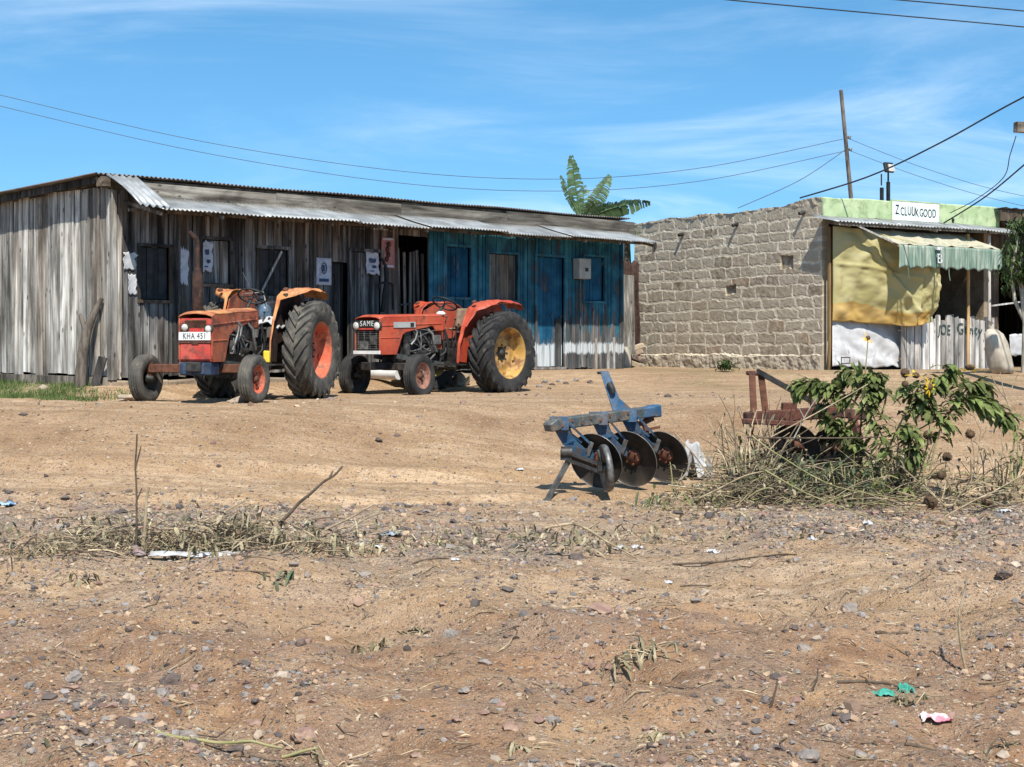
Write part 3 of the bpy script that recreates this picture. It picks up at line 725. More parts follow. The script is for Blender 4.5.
def art_figure(e,w,h):
    m=MB(); k=16
    m.tube([(w*.16*math.cos(a)+.0,-.018,h*.62+h*.20*math.sin(a)) for a in [2*math.pi*i/k for i in range(k+1)]],.008,5)
    m.box((0,-.018,h*.18),(w*.62,.006,h*.11)); m.box((-w*.02,-.018,h*.62),(w*.12,.006,h*.22)); m.build('print',MT['poster_ink'],e)
def art_blots(seed):
    def f(e,w,h):
        q=random.Random(seed); m=MB()
        # what is left of the print: ragged blocks, one larger than the rest
        for k,(cx,cz,sw,sh) in enumerate(((-.05,.66,.55,.26),(.1,.36,.42,.16),(-.1,.18,.5,.05))):
            n=11; ring=[]
            for i in range(n):
                a=2*math.pi*i/n; r_=q.uniform(.6,1.05); ring.append((cx*w+sw*w*.5*math.copysign(abs(math.cos(a))**.5,math.cos(a))*r_,-.019,cz*h+sh*h*.5*math.copysign(abs(math.sin(a))**.5,math.sin(a))*r_))
            m.add([(a_[0],a_[1],a_[2]) for a_ in ring],[tuple(range(n))],q.random())
        m.build('print',MT['poster_ink'],e)
    return f
def art_red(e,w,h):
    q=random.Random(3); m=MB()
    for k in range(4): m.lathe([(0.0001,-.002),(w*.16,0),(0.0001,.003)],(q.uniform(-.2,.2)*w,-.018,h*(.28+.16*k)),(0,1,0),10)
    m.build('print',MT['rust_red'],e)
    m=MB(); m.box((0,-.017,h*.06),(w*.8,.005,h*.07)); m.box((0,-.017,h*.93),(w*.8,.005,h*.06)); m.build('border_band',MT['poster_white'],e)
poster(316,331,258,285,'white poster with a blue ring and band on the grey planks',MT['poster_white'],art_figure,seed=1)
poster(366,379,253,275,'torn pale poster with dark blots on the plank door',MT['poster_white'],art_blots(2),n=.03,torn=.18,seed=2)
poster(381,394,237,268,'faded red poster beside the slatted opening',MT['poster_red'],art_red,seed=3)
poster(202,212,242,272,'torn blue and white poster behind the exhaust pipe',MT['poster_white'],art_blots(7),n=.03,torn=.2,seed=4)
poster(123,135,253,270,'torn white paper scrap in the sun, upper of two by the shed corner',MT['whiteplastic'],lambda e,w,h:None,n=.03,torn=.28,curl=.03,seed=9)
poster(128,136,274,294,'torn white paper scrap hanging under another by the shed corner',MT['whiteplastic'],lambda e,w,h:None,n=.03,torn=.28,curl=.03,seed=12)
poster(180,188,248,283,'ragged faded bill on the plank between two shutters',MT['poster_white'],lambda e,w,h:None,n=.03,torn=.3,seed=15)
# meter box
e,t,z=shed_thing('meter_box','pale grey electricity meter box on the blue wall','meter box',578,279,.03)
m=MB(); w_=wt(585)[0]-wt(571)[0]; h_=wt(578,259)[1]-z; m.box((0,-.10,h_/2),(w_*.82,.17,h_)); m.build('case',MT['meter'],e,bevel=.012)
m=MB(); m.box((w_*.08,-.188,h_*.45),(.09,.012,.07)); m.build('meter_window',MT['ink'],e)
m=MB(); m.tube([(0,-.06,0),(0,-.05,-.3),(.02,-.05,-.9)],.012,6); m.build('conduit',MT['grey_metal'],e)
# black forked harness hanging by the poster
e,t,z=shed_thing('cart_harness','black forked iron hanging below the red poster','iron fork',386,312,.05)
m=MB(); H=wt(386,258,.05)[1]-z
m.tube([(-.10,0,H*.99),(-.03,-.01,H*.86),(0,-.01,H*.70),(0,-.01,H*.52)],[.02,.03,.04,.03],7)
m.tube([(-.18,0,H*.42),(-.16,-.01,H*.52),(0,-.015,H*.56),(.14,-.01,H*.52),(.17,0,H*.05)],.02,6)
m.tube([(-.01,-.01,H*.55),(-.04,-.01,H*.3),(-.08,0,0)],[.035,.05,.04],7); m.build('bars',MT['black'],e)
# leaning forked trunk, short board, whitewashed log, stones and green tuft by the gable
p=at(82,386,20.95); p.z=gz(p.x,p.y)-.03; e=thing('leaning_log','crooked grey forked log leaning against the plank gable','log',p)
y_=p.y; m=MB()

pts=[at(80,387,y_),at(83,352,y_),at(87,330,y_+.02),at(94,313,y_+.04),at(102,298,y_+.05)]
m.tube([Vector(a)-p for a in pts],[.085,.078,.066,.052,.03],9); m.tube([at(86,332,y_)-p,at(82,320,y_+.02)-p,at(80,314,y_+.03)-p],[.04,.035,.02],7); m.build('trunk',MT['bark'],e)
p=gp(96,386); e=thing('short_board','short dark board propped beside the forked log','board',p)
m=MB(); m.bar(at(95,386,p.y)-p,at(103,357,p.y+.05)-p,.12,.03,up=(0,-1,.2)); m.build('plank',MT['plank_dark'],e)
# ------------------------------------------------------------------ the block-walled shop
def fbm3(x,y,z,s): return mn.fractal(Vector((x*s,y*s,z*s)),1.0,2.0,4)
def build_shop():
    S=thing('block_shop','block-walled shop with a pale green parapet and lean-to front','shop',(KC.x,KC.y,KZ),KANG)
    D=5.75; H=3.25; W=st(998)[0]
    # side wall: courses of rough blocks in proud pale mortar, one relief surface
    q=random.Random(17); courses=[]; z=.27
    while z<3.05:
        h=q.uniform(.19,.245); xs_=[]; x=-q.uniform(0,.5)
        while x<D+.4:
            l=q.uniform(.40,.60); xs_.append((x,x+l,q.random(),q.uniform(-.035,.035),q.uniform(.018,.05),q.uniform(.0,.03))); x+=l
        courses.append((z,z+h,xs_)); z+=h
    nu,nv=330,200; V=[]; A=[]; 
    for i in range(nu+1):
        y=D*i/nu
        top=3.15+.035*fbm(y,1,1.3,3)+.10*sm((1.2-y)/1.2)+.012*(1 if fbm(y,7,3,2)>.1 else 0)
        for j in range(nv+1):
            zz=-.18+(top+.18)*j/nv
            yy=y+.045*fbm3(y,zz,1,2.2)+.03*fbm3(y,zz,4,6); z2=zz+.030*fbm3(y,zz,2,2.0)+.024*fbm3(y,zz,8,6)
            d=-.03; col=.5; mort=1.0
            for c0,c1,bl in courses:
                if c0<=z2<c1:
                    for a,b,r_,dz,gw,rr in bl:
                        if a<=yy<b:
                            e=min(yy-a,b-yy,(z2-c0)*1.0,(c1-z2)*1.0)
                            ex=min(yy-a,b-yy); ez=min(z2-c0,c1-z2)
                            cr=.035
                            if ex<cr and ez<cr: e=cr-math.hypot(cr-ex,cr-ez)
                            k=sm((e-gw*(.25+.6*max(0,min(1,.5+fbm3(y,zz,5,2.5)))))/.012); mort=1-k; col=r_; d=k*-.006+(.0+.006*fbm3(yy,z2,6,14))*(1-k)+ k*.005*fbm3(yy,z2,3,12)
                    break
            if zz<.27+.04*fbm(y,2,2,2):
                mort=.05; col=.8; d=-.05-.03*fbm3(y,zz,1,3)+.02*fbm3(y,zz,1,9)
            if z2>=courses[-1][1]-.02: mort=.25; col=.15; d=-.02+.04*fbm3(y,zz,1,4)
            # two blocks missing
            if .78<y<1.12 and 1.96<z2<2.20 or 2.42<y<2.72 and 1.50<z2<1.68: d=.05; mort=0; col=0.0
            V.append((d-.0,y,zz)); A.append((mort,col,fbm3(y,zz,0,1.2)*.5+.5,1))
    fs=[(i*(nv+1)+j,i*(nv+1)+j+1,(i+1)*(nv+1)+j+1,(i+1)*(nv+1)+j) for i in range(nu) for j in range(nv)]
    # thickness: back sheet and rim
    k=len(V); V2=[(.17,y,zz) for _,y,zz in V]; idx=lambda i,j:i*(nv+1)+j
    bd=[idx(i,0) for i in range(nu+1)]+[idx(nu,j) for j in range(1,nv+1)]+[idx(i,nv) for i in range(nu-1,-1,-1)]+[idx(0,j) for j in range(nv-1,0,-1)]
    fs2=[tuple(k+i for i in reversed(f)) for f in ((bd[0],bd[nu],bd[nu+nv],bd[2*nu+nv]),)]
    rim=[(bd[(n+1)%len(bd)],bd[n],k+bd[n],k+bd[(n+1)%len(bd)]) for n in range(len(bd))]
    me=bpy.data.meshes.new('block_wall'); me.from_pydata(V+V2,[],fs+rim)
    at_=me.attributes.new('wall','FLOAT_COLOR','POINT'); at_.data.foreach_set('color',np.array(A+[(0.2,.5,.5,1)]*len(V2),dtype=np.float32).ravel())
    t=NT('rough_blocks'); wa=t.attr('wall'); se=t.n('ShaderNodeSeparateColor'); t.l(wa.outputs['Color'],se.inputs[0]); v=t.map((1,1,1))
    n1=t.noise(v,7,6,.65); n2=t.noise(v,40,4,.6); n3=t.noise(v,1.1,4,.6)
    blk=t.ramp(se.outputs[1],[(0.0,(.16,.12,.08)),(.12,(.29,.24,.175)),(.45,(.375,.315,.235)),(.75,(.33,.28,.21)),(.93,(.41,.35,.265)),(1.0,(.28,.18,.115))])
    blk=t.mix(t.rampv(n1,.35,.68),blk,(.40,.34,.255)); blk=t.mix(t.math('MULTIPLY',t.rampv(n2,.52,.75),.40),blk,(.19,.155,.115))
    mor=t.mix(t.rampv(n1,.3,.7),(.42,.355,.26),(.68,.60,.47))
    col=t.mix(t.math('MULTIPLY',se.outputs[0],t.rampv(t.noise(v,2.3,5,.65),.22,.50)),blk,mor)
    col=t.mix(t.math('MULTIPLY',t.rampv(n3,.48,.72),.28),col,(.24,.19,.13))
    me.materials.append(t.done(col,.95,0,t.bump(t.math('ADD',n1,n2),.45,.012),.15))
    o=bpy.data.objects.new('block_wall',me); C.objects.link(o); o.parent=S
    # projecting roof pole ends
    for y,zz in ((.45,3.02),(2.35,2.92),(4.05,2.83)):
        m=MB(); m.tube([(.1,y,zz),(-.13,y+.03,zz-.05)],[.036,.034],8); m.build('pole_end',MT['plank_dark'],S)
    # parapet
    m=MB(); n=40; P=[]
    for i in range(n+1):
        x=.0+W*i/n; P.append((x,3.25+.015*fbm(x,3,2,2)+.012*x-(.05 if i==n else 0)))
    poly=[(0.0,2.84),(W,2.88)]+[(x,z_) for x,z_ in reversed(P)]
    m.prism(poly,lambda u,v_,y:Vector((u,y,v_)),-.05,.13); m.build('parapet',MT['greenwall'],S,bevel=.02)
    # hidden-side walls, roof slab
    m=MB(); m.box((W-.1,D/2+.1,1.5),(.2,D-.2,3.1)); m.box((W/2,D-.1,1.5),(W-.4,.2,3.1)); m.box((W/2,D/2+.13,2.95),(W-.02,D-.3,.08)); m.build('rear_wall',MT['concrete'],S)
    m=MB(); m.box((W/2,1.5,1.35),(W-.42,.1,2.7)); m.box((W/2,.85,-.06),(W-.3,1.4,.12)); m.box((W/2,.8,2.80),(W-.3,1.5,.05)); m.build('dark_interior_boards',MT['dark'],S)  # near-black back, floor and ceiling: interior shade put into their colour
    # shelves and stock glimpsed inside
    m=MB(); 
    for zz in (.9,1.35,1.8): m.box((3.3,1.3,zz),(2.6,.25,.03))
    m.build('shelf',MT['plank_dark'],S)
    # corrugated porch roof
    def sheet(x0,x1,y0_,y1_,z0,z1,name,mat,dz=0.0,pit=.09,a=.5):
        m=MB(); n=int((x1-x0)/pit*6); P=[]
        for i in range(n+1):
            x=x0+(x1-x0)*i/n; P.append([(x,lerp(y0_,y1_,j/3),lerp(z0,z1,j/3)+dz*(x-x0)+.013*math.sin(2*math.pi*x/pit)+.02*fbm(x,j,1.1,2)) for j in range(4)])
        m.grid(P,a,th=.004); m.build(name,mat,S)
    sheet(-.30,1.45,-.05,-.72,2.89,2.73,'porch_sheet',MT['zinc'],.0,a=.9)
    sheet(1.35,3.2,-.05,-.72,2.90,2.74,'porch_sheet',MT['zinc'],.0,a=.35)
    sheet(3.1,W+.25,-.05,-.74,2.92,2.75,'porch_sheet',MT['zinc'],-.02,a=.6)
    m=MB(); m.bar((-.25,-.66,2.70),(W+.1,-.66,2.72),.05,.06); m.bar((.05,-.1,2.78),(.05,-.66,2.68),.05,.06); m.bar((2.4,-.1,2.78),(2.4,-.66,2.68),.05,.06); m.build('porch_rail',MT['timber'],S)
    # pale board and post carrying the awning end
    a=st(854,224,.60); b=st(901,246,.95); m=MB(); m.bar((a[0],-.60,a[1]),(b[0],-.95,b[1]),.09,.03,up=(0,-.3,1)); m.build('loose_board',MT['plank_pale'],S)
    t0=st(829.5,None,.20)[0]; m=MB(); m.bar((t0,-.20,-.05),(t0,-.20,2.68),.045,.045); m.build('porch_post',MT['yellowwood'],S)
    for px,mt in ((968,'yellowwood'),(989,'plank_pale')):
        t_=st(px,None,.55)[0]; m=MB(); m.tube([(t_,-.55,-.05),(t_+.01,-.55,1.2),(t_,-.55,2.66)],.032,8); m.build('porch_post',MT[mt],S)
    m=MB(); a=st(990,306,.5); b=st(1020,302,.5); m.bar((a[0],-.5,a[1]),(b[0],-.5,b[1]),.03,.03); m.build('porch_rail',MT['plank_pale'],S)
    # counter of pale upright slabs with hand-painted words
    q=random.Random(21); m=MB(); x0=st(901,None,.42)[0]; x1=st(994,None,.42)[0]; x=x0
    while x<x1:
        w_=q.uniform(.12,.24); w_=min(w_,x1-x); zt=1.02+q.uniform(-.07,.05)
        m.hexa([(x+.012,-.44,-.03),(x+w_-.012,-.435+q.uniform(-.01,.01),-.03),(x+w_-.012,-.405,-.03),(x+.012,-.405,-.03),
                (x+.012+q.uniform(-.01,.012),-.445,zt),(x+w_-.012+q.uniform(-.012,.01),-.44,zt+q.uniform(-.04,.04)),(x+w_-.012,-.405,zt),(x+.012,-.405,zt)]); x+=w_
    ct=m.build('plank_counter',MT['plank_pale'],S); ct['label']='pale plank counter with dark hand-painted words'
    m=MB(); m.bar((x0,-.38,.75),(x1,-.38,.78),.03,.07,up=(0,1,0)); m.bar((x0,-.38,.2),(x1,-.38,.2),.03,.07,up=(0,1,0)); m.build('rail',MT['timber_x'],ct)
    a=st(945,330,.46); hand_letters('lettering','JOE',.27,MT['greenink'],ct,(a[0],-.458,a[1]),(R(90),R(4),0),.003,.8,-.004)
    a=st(970,329,.46); hand_letters('lettering','Genty',.29,MT['greenink'],ct,(a[0],-.462,a[1]),(R(90),R(2),0),.003,.95,-.006)
    # sign board on the parapet
    a=st(892,202,.06); b=st(939,222,.06); w_=b[0]-a[0]; h=.37
    e=thing('sign_board','small white sign with uneven black capitals on the green parapet','sign',KC+KU*((a[0]+b[0])/2)+KO*.055+Vector((0,0,KZ+2.905)),KANG)
    m=MB(); m.box((0,0,h/2),(w_,.02,h)); m.build('panel',MT['sign'],e)
    m=MB(); m.box((0,-.002,h+.012),(w_+.04,.03,.024)); m.box((w_/2+.01,-.002,h/2),(.02,.03,h)); m.box((-w_/2-.01,-.002,h/2),(.02,.03,h)); m.build('edging',MT['greenwall'],e)
    hand_letters('lettering','Z.CLUUKGOOD',.235,MT['ink'],e,(0,-.013,h*.50),(R(90),R(1),0),.002,.66,.002,1.0,.09)
    return S,W
SHOP,SW=build_shop()
def shop_loc(t,n,z): return KC+KU*t+KO*n+Vector((0,0,KZ+z))
# ---- cloths hung on the shop front
def cloth(name,label,cat,fn,nu,nv,mat,mats=None,mfn=None,th=.006,base=(0,0,0)):
    e=None; P=[[Vector(fn(i/nu,j/nv)) for j in range(nv+1)] for i in range(nu+1)]
    m=MB(); m.grid(P,.5,th=th)
    if mfn:
        k=nu*nv
        for f in range(len(m.f)):
            if f<2*k:
                ff=f%k; m.m[f]=mfn((ff//nv+.5)/nu,(ff%nv+.5)/nv)
    o=m.build(name,mats or mat); o.location=shop_loc(*base); o.rotation_euler=(0,0,KANG); tag(o,label,cat); return o
xa=st(832,None,.24)[0]; xb=st(906,None,.42)[0]; xc=st(936,None,.88)[0]
zL0=st(832,321,.24)[1]; zL1=st(832,226,.24)[1]; zM0=st(906,327,.45)[1]; zM1=st(903,246,.9)[1]; zR0=st(936,322,.84)[1]; zR1=st(936,266,.95)[1]
def tarp(u,v):
    us=.68
    if u<us:
        k=u/us; x=lerp(xa,xb,k); z0=lerp(zL0,zM0,k**2); z1=lerp(zL1,zM1,k)+.07*math.sin(math.pi*k); n0=lerp(.26,.62,k*k); n1=lerp(.26,.93,k)
    else:
        k=(u-us)/(1-us); x=lerp(xb,xc,k); z0=lerp(zM0,zR0,k); z1=lerp(zM1,zR1,k)-.05*math.sin(math.pi*k); n0=lerp(.62,.84,k); n1=lerp(.93,.98,k)
    z=lerp(z0,z1,v); n=lerp(n0,n1,v)
    # pull folds running from the top left to the lower right, and a horizontal seam
    f=math.sin((u*1.2+v*.9)*9+2*fbm(u*2,v*2,1,3))*.03+.07*fbm(u*1.6+v*1.1,v*.9,1.8,3)+.028*fbm(u*5,v*5,2,3)+.02*math.sin((u*2.2-v*.6)*14+4*fbm(u,v,2,2))*sm(v/.15)
    f+=.07*math.exp(-(((u*1.25+v*.75)-.98)/.035)**2)*sm(v/.2)
    f+=.05*math.exp(-((u-us)/.03)**2)+.03*math.exp(-((v-.60)/.02)**2)*(1 if u<us else 0)
    f+=.06*math.sin(v*math.pi)
    edge=min(1,u/.05)
    return (x-xa,-(n+f*edge)+.0,z+.02*fbm(u*6,v,1.5,2)*(1-v))
cloth('yellow_tarpaulin','yellow-olive tarpaulin hanging in folds over half the shop front','tarpaulin',tarp,90,70,None,[MT['tarp'],MT['tarp_o']],lambda u,v:1 if v<.18+.03*math.sin(u*9) and u<.93 else 0,base=(xa,0,0))
wx0=st(832,None,.32)[0]; wx1=st(909,None,.34)[0]; wz0=st(840,366,.34)[1]; wz1=st(850,312,.32)[1]
def wsheet(u,v):
    f=.05*fbm(u*2.5+v*1.2,v*2.5,1.6,4)+.03*math.sin((u*1.1+v*1.0)*16+3*fbm(u*2,v*2,1,2))
    n=lerp(.36,.14,v); a=st(832.5,None,n)[0]; b=st(908,None,n)[0]
    n+=f*(1-v*.7)*min(1,u/.08)
    return (lerp(a,b,u)-wx0,-n,lerp(wz0+.05*fbm(u*4,1,1.4,2)-.04*u,wz1,v))
ws=cloth('white_plastic_sheet','creased white plastic sheet tied along the foot of the shop front','plastic sheet',wsheet,60,30,MT['whiteplastic'],base=(wx0,0,0))
m=MB(); 
for dx,dz,w_,h_ in ((.2,.16,.24,.018),(.2,.05,.24,.018),(.09,.105,.018,.11),(.31,.105,.018,.11)): m.box((dx,-.47,dz+wz0),(w_,.006,h_))
m.build('printed_mark',MT['ink'],ws)
# green awning cloth: sloping top and scalloped valance
gx0=st(899,None,1.05)[0]; gx1=st(1001,None,1.05)[0]; gz1=st(950,247,1.05)[1]; gzv=st(950,269,1.05)[1]; gzt=2.66
def aw(u,v):
    x=lerp(gx0-.10*(1-v),gx1-.25*(1-v),u)
    return (x-gx0,-lerp(.40,1.05,v),lerp(gzt,gz1,v)-.05*math.sin(math.pi*v)*(.5+abs(math.sin(u*math.pi*5)))+.02*fbm(u*6,v*2,1,3)+.03*math.exp(-((u*5%1-.5)/.12)**2)*v)
A=thing('shop_awning','bleached green cloth awning with a scalloped hem over the counter','awning',shop_loc(gx0,0,0),KANG)
m=MB(); m.grid([[aw(i/80,j/14) for j in range(15)] for i in range(81)],.5,th=.006); m.build('top_cloth',MT['awning'],A)
def val(u,v):
    x=(gx1-gx0)*u; sc_=.05*abs(math.sin(u*math.pi*9))
    return (x,-1.055-.02*math.sin(u*46)*(v)-.02*fbm(u*7,v,1,3)*v,lerp(gz1-.004,gzv-.03+sc_,v)+.02*fbm(u*6,2,1,3))
m=MB(); m.grid([[val(i/110,j/10) for j in range(11)] for i in range(111)],.5,th=.005); V_=m.build('valance',MT['greencloth'],A)
a=st(939,259,1.09); letters('lettering','B',.26,MT['white_paint'],V_,(a[0]-gx0,-1.105,a[1]+.0),(R(90),0,0),.004,1.1)
m=MB(); m.box((a[0]-gx0-.02,-1.10,a[1]+.2),(.16,.01,.06)); m.build('painted_mark',MT['white_paint'],V_)
m=MB(); m.box((a[0]-gx0+1.9,-1.10,a[1]-.02),(.14,.01,.05),Matrix.Rotation(.5,3,'Y')); m.build('painted_mark',MT['white_paint'],V_)
m=MB(); m.bar((0,-1.03,gz1-.02),(gx1-gx0,-1.03,gz1-.02),.035,.035); m.bar((gx1-gx0-.05,-.1,2.60),(gx1-gx0-.02,-1.03,gz1-.02),.035,.035); m.bar((.3,-.1,2.62),(.05,-1.03,gz1-.02),.035,.035); m.build('awning_frame',MT['timber_x'],A)
m=MB()
for u in (.08,.47,.86): m.tube([(u*(gx1-gx0),-1.06,gzv),(u*(gx1-gx0)+.02,-1.05,gzv-.12),(u*(gx1-gx0)+.06,-1.04,gzv-.22)],.010,4)
m.build('loose_tie',MT['greencloth'],A)
# the sack
p=gp(1003,373); e=thing('sack','lumpy woven sack leaning at the end of the plank counter','sack',(p.x,p.y,p.z),KANG)
m=MB(); prof=[(.02,0),(.20,.0),(.25,.12),(.245,.35),(.22,.55),(.18,.70),(.09,.78),(.02,.80)]
vs=[]; n=18
for r_,z in prof:
    for k in range(n):
        a=2*math.pi*k/n; rr=r_*(1+.10*math.sin(a*3+z*6)+.06*math.sin(a*5)); vs.append((rr*math.cos(a)-.26*z,rr*.8*math.sin(a)+.1*z,z))
m.add(vs,[(i*n+k,i*n+(k+1)%n,(i+1)*n+(k+1)%n,(i+1)*n+k) for i in range(len(prof)-1) for k in range(n)],.5,0,True); m.build('body',MT['sack'],e)
m=MB(); m.tube([(-.20,.08,.78),(-.26,.1,.86),(-.24,.08,.92)],[.06,.03,.07],7); m.build('tied_neck',MT['sack'],e)
# floodlight on its two posts above the parapet
p=shop_loc(st(885,None,-.2)[0],-.2,2.98); e=thing('floodlight','small floodlight on a pair of black posts above the parapet','floodlight',p,KANG)
h=at(885,165,p.y).z-p.z; m=MB(); m.box((-.09,0,h*.28),(.06,.05,h*.56)); m.box((.09,0,h*.34),(.06,.05,h*.68)); m.box((0,0,.03),(.3,.1,.05)); m.bar((-.10,0,h*.6),(-.10,0,h*.82),.02,.02); m.bar((.09,0,h*.6),(.09,0,h*.9),.025,.025); m.build('post',MT['black'],e)
m=MB(); m.box((.05,-.05,h*.95),(.24,.07,.20),Matrix.Rotation(-.25,3,'X')); m.build('housing',MT['black'],e,bevel=.015)
m=MB(); m.box((.07,-.10,h*.94),(.15,.02,.14),Matrix.Rotation(-.25,3,'X')); m.build('lens',MT['lens'],e)
# neighbour's dark roofed shed beyond the shop
e=thing('plank_lean_to','dark brown plank lean-to joined to the far end of the shop','lean-to',shop_loc(SW+.05,0,0),KANG)
m=MB(); planks(m,-.1,4.2,-.05,3.16,[(.5,1.3,0,2.0)],.12,.2,.45,.024,gap=.002,seed=71); planks(m,.45,3.5,-.05,3.1,[],.15,.2,-.1,.024,gap=.002,axis='y',seed=74); planks(m,.55,3.5,-.05,2.7,[],.15,.2,4.2,-.024,axis='y',seed=72); planks(m,0,4.2,-.05,2.7,[],.2,.3,3.5,-.024,seed=73); m.build('wall',MT['plank_dark'],e)  # dark brown planks, their colour also standing in for the dark interior
m=MB(); m.grid([[(-.25+4.7*i/60,lerp(-.3,3.7,j/3),3.28-.02*i/60-.22*j/3+.012*math.sin(i*1.6)) for j in range(4)] for i in range(61)],.4,th=.005); m.build('roof',MT['zinc_old'],e)
m=MB(); m.bar((-.25,-.22,3.12),(4.4,-.22,3.10),.03,.22); m.bar((0,.4,2.9),(4.2,.4,2.9),.06,.1); m.build('fascia_board',MT['plank_dark'],e)
m=MB(); m.grid([[(-.05+.7*i/30,lerp(-.1,-.85,j/3),lerp(3.0,2.62,j/3)+.012*math.sin(i*1.4)) for j in range(4)] for i in range(31)],.6,th=.004); m.build('porch_sheet',MT['zinc'],e)
m=MB(); m.grid([[(.3+.6*i/10,-.02+.03*fbm(i*.4,j*.4,1,2),.25+.45*j/8+.04*fbm(i*.3,j,1,2)) for j in range(9)] for i in range(11)],.5,th=.004); 
o=m.build('plastic_scrap',MT['whiteplastic'],e)

# ------------------------------------------------------------------ poles and wires
def leaning_pole(name,label,px0,py0,px1,py1,Y,r0,r1):
    a=at(px0,py0,Y); b=at(px1,py1,Y); d=(a-b)/(a.z-b.z); g=gz(b.x,b.y); foot=b+d*(g-.1-b.z)
    e=thing(name,label,'pole',(foot.x,foot.y,g)); m=MB(); o=Vector((foot.x,foot.y,g))
    m.tube([foot-o,(foot-o).lerp(a-o,.5),a-o],[r0,(r0+r1)/2,r1],9); m.build('shaft',MT['bark'],e); return e,o,a
pe,po,ptop=leaning_pole('utility_pole','thin leaning wooden utility pole rising behind the block shop',841,90,851,197,36,.065,.045)
PP=lambda py:at(lerp(841,851,(py-90)/107),py,36)
m=MB()
for py in (138,150): m.lathe([(.0,-.03),(.045,-.02),(.03,.0),(.05,.03),(.0,.06)],PP(py)+Vector((.09,-.02,0))-po,(0,0,1),9); m.bar(PP(py)-po,PP(py)+Vector((.1,-.02,0))-po,.03,.03)
m.build('insulator',MT['grey_metal'],pe)
# second pole just beyond the picture's right edge, its crossarm reaching in
q_=at(1046,128,24); g=gz(q_.x,q_.y); e=thing('utility_pole','wooden pole with a short crossarm reaching in at the right edge','pole',(q_.x,q_.y,g)); o=Vector((q_.x,q_.y,g))
m=MB(); m.tube([(0,0,-.1),(0,0,q_.z-g+.5)],[.11,.08],10); m.build('shaft',MT['bark'],e)
m=MB(); m.bar(at(1015.5,127,23.9)-o,at(1075,131,24.1)-o,.13,.16); m.build('crossarm',MT['timber_x'],e)
def wire(pts,label,r=.010,group=None,n=40):
    """pts: picture positions with depth; smooth through them"""
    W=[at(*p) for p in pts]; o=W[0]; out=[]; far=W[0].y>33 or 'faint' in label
    K=len(W)
    for i in range(K-1):
        p0=W[max(i-1,0)]; p1=W[i]; p2=W[i+1]; p3=W[min(i+2,K-1)]
        for k in range(12):
            t=k/12; out.append(.5*((2*p1)+(p2-p0)*t+(2*p0-5*p1+4*p2-p3)*t*t+(3*p1-p0-3*p2+p3)*t**3))
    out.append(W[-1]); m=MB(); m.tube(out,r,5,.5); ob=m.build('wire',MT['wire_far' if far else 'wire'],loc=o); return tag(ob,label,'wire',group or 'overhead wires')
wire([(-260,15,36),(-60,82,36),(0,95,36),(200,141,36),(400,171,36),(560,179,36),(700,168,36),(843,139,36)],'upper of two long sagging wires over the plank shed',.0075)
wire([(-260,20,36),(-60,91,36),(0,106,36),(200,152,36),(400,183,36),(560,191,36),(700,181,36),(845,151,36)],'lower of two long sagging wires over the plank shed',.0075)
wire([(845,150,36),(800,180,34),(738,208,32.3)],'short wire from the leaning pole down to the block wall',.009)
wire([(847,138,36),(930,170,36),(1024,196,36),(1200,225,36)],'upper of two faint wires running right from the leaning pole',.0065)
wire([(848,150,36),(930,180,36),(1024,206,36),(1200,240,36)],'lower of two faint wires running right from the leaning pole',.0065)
wire([(1180,20,22),(1024,97,25),(940,143,26.5),(870,176,27.8),(800,198,29)],'thick dark wire slanting up right from the block wall corner',.016)
wire([(1052,140,24),(1024,165,24.6),(985,197,26.5),(944,223,28)],'dark wire dropping from the right edge pole to the porch roof',.014)
wire([(1016,136,24),(1010,155,24.4),(1003,178,25),(975,200,26.8),(950,213,28)],'thin looping wire hanging below the crossarm end',.008)
wire([(600,-14,17),(730,0,17.4),(870,13,18),(1024,27,18.8),(1200,45,20)],'lower of two wires crossing the sky at the top right',.008)
wire([(700,-18,17),(900,0,17.6),(1024,11,18.2),(1200,28,19)],'upper of two wires crossing the sky at the top right',.008)
e=shop_loc(st(953,215,.06)[0],.06,2.87)
m=MB(); m.box((0,0,.05),(.03,.03,.14)); m.lathe([(0,.08),(.03,.09),(.03,.13),(0,.15)],(0,0,0),(0,0,1),8); tag(m.build('wire_hook',MT['black']),'small black wire hook standing on the porch edge','hook').location=e
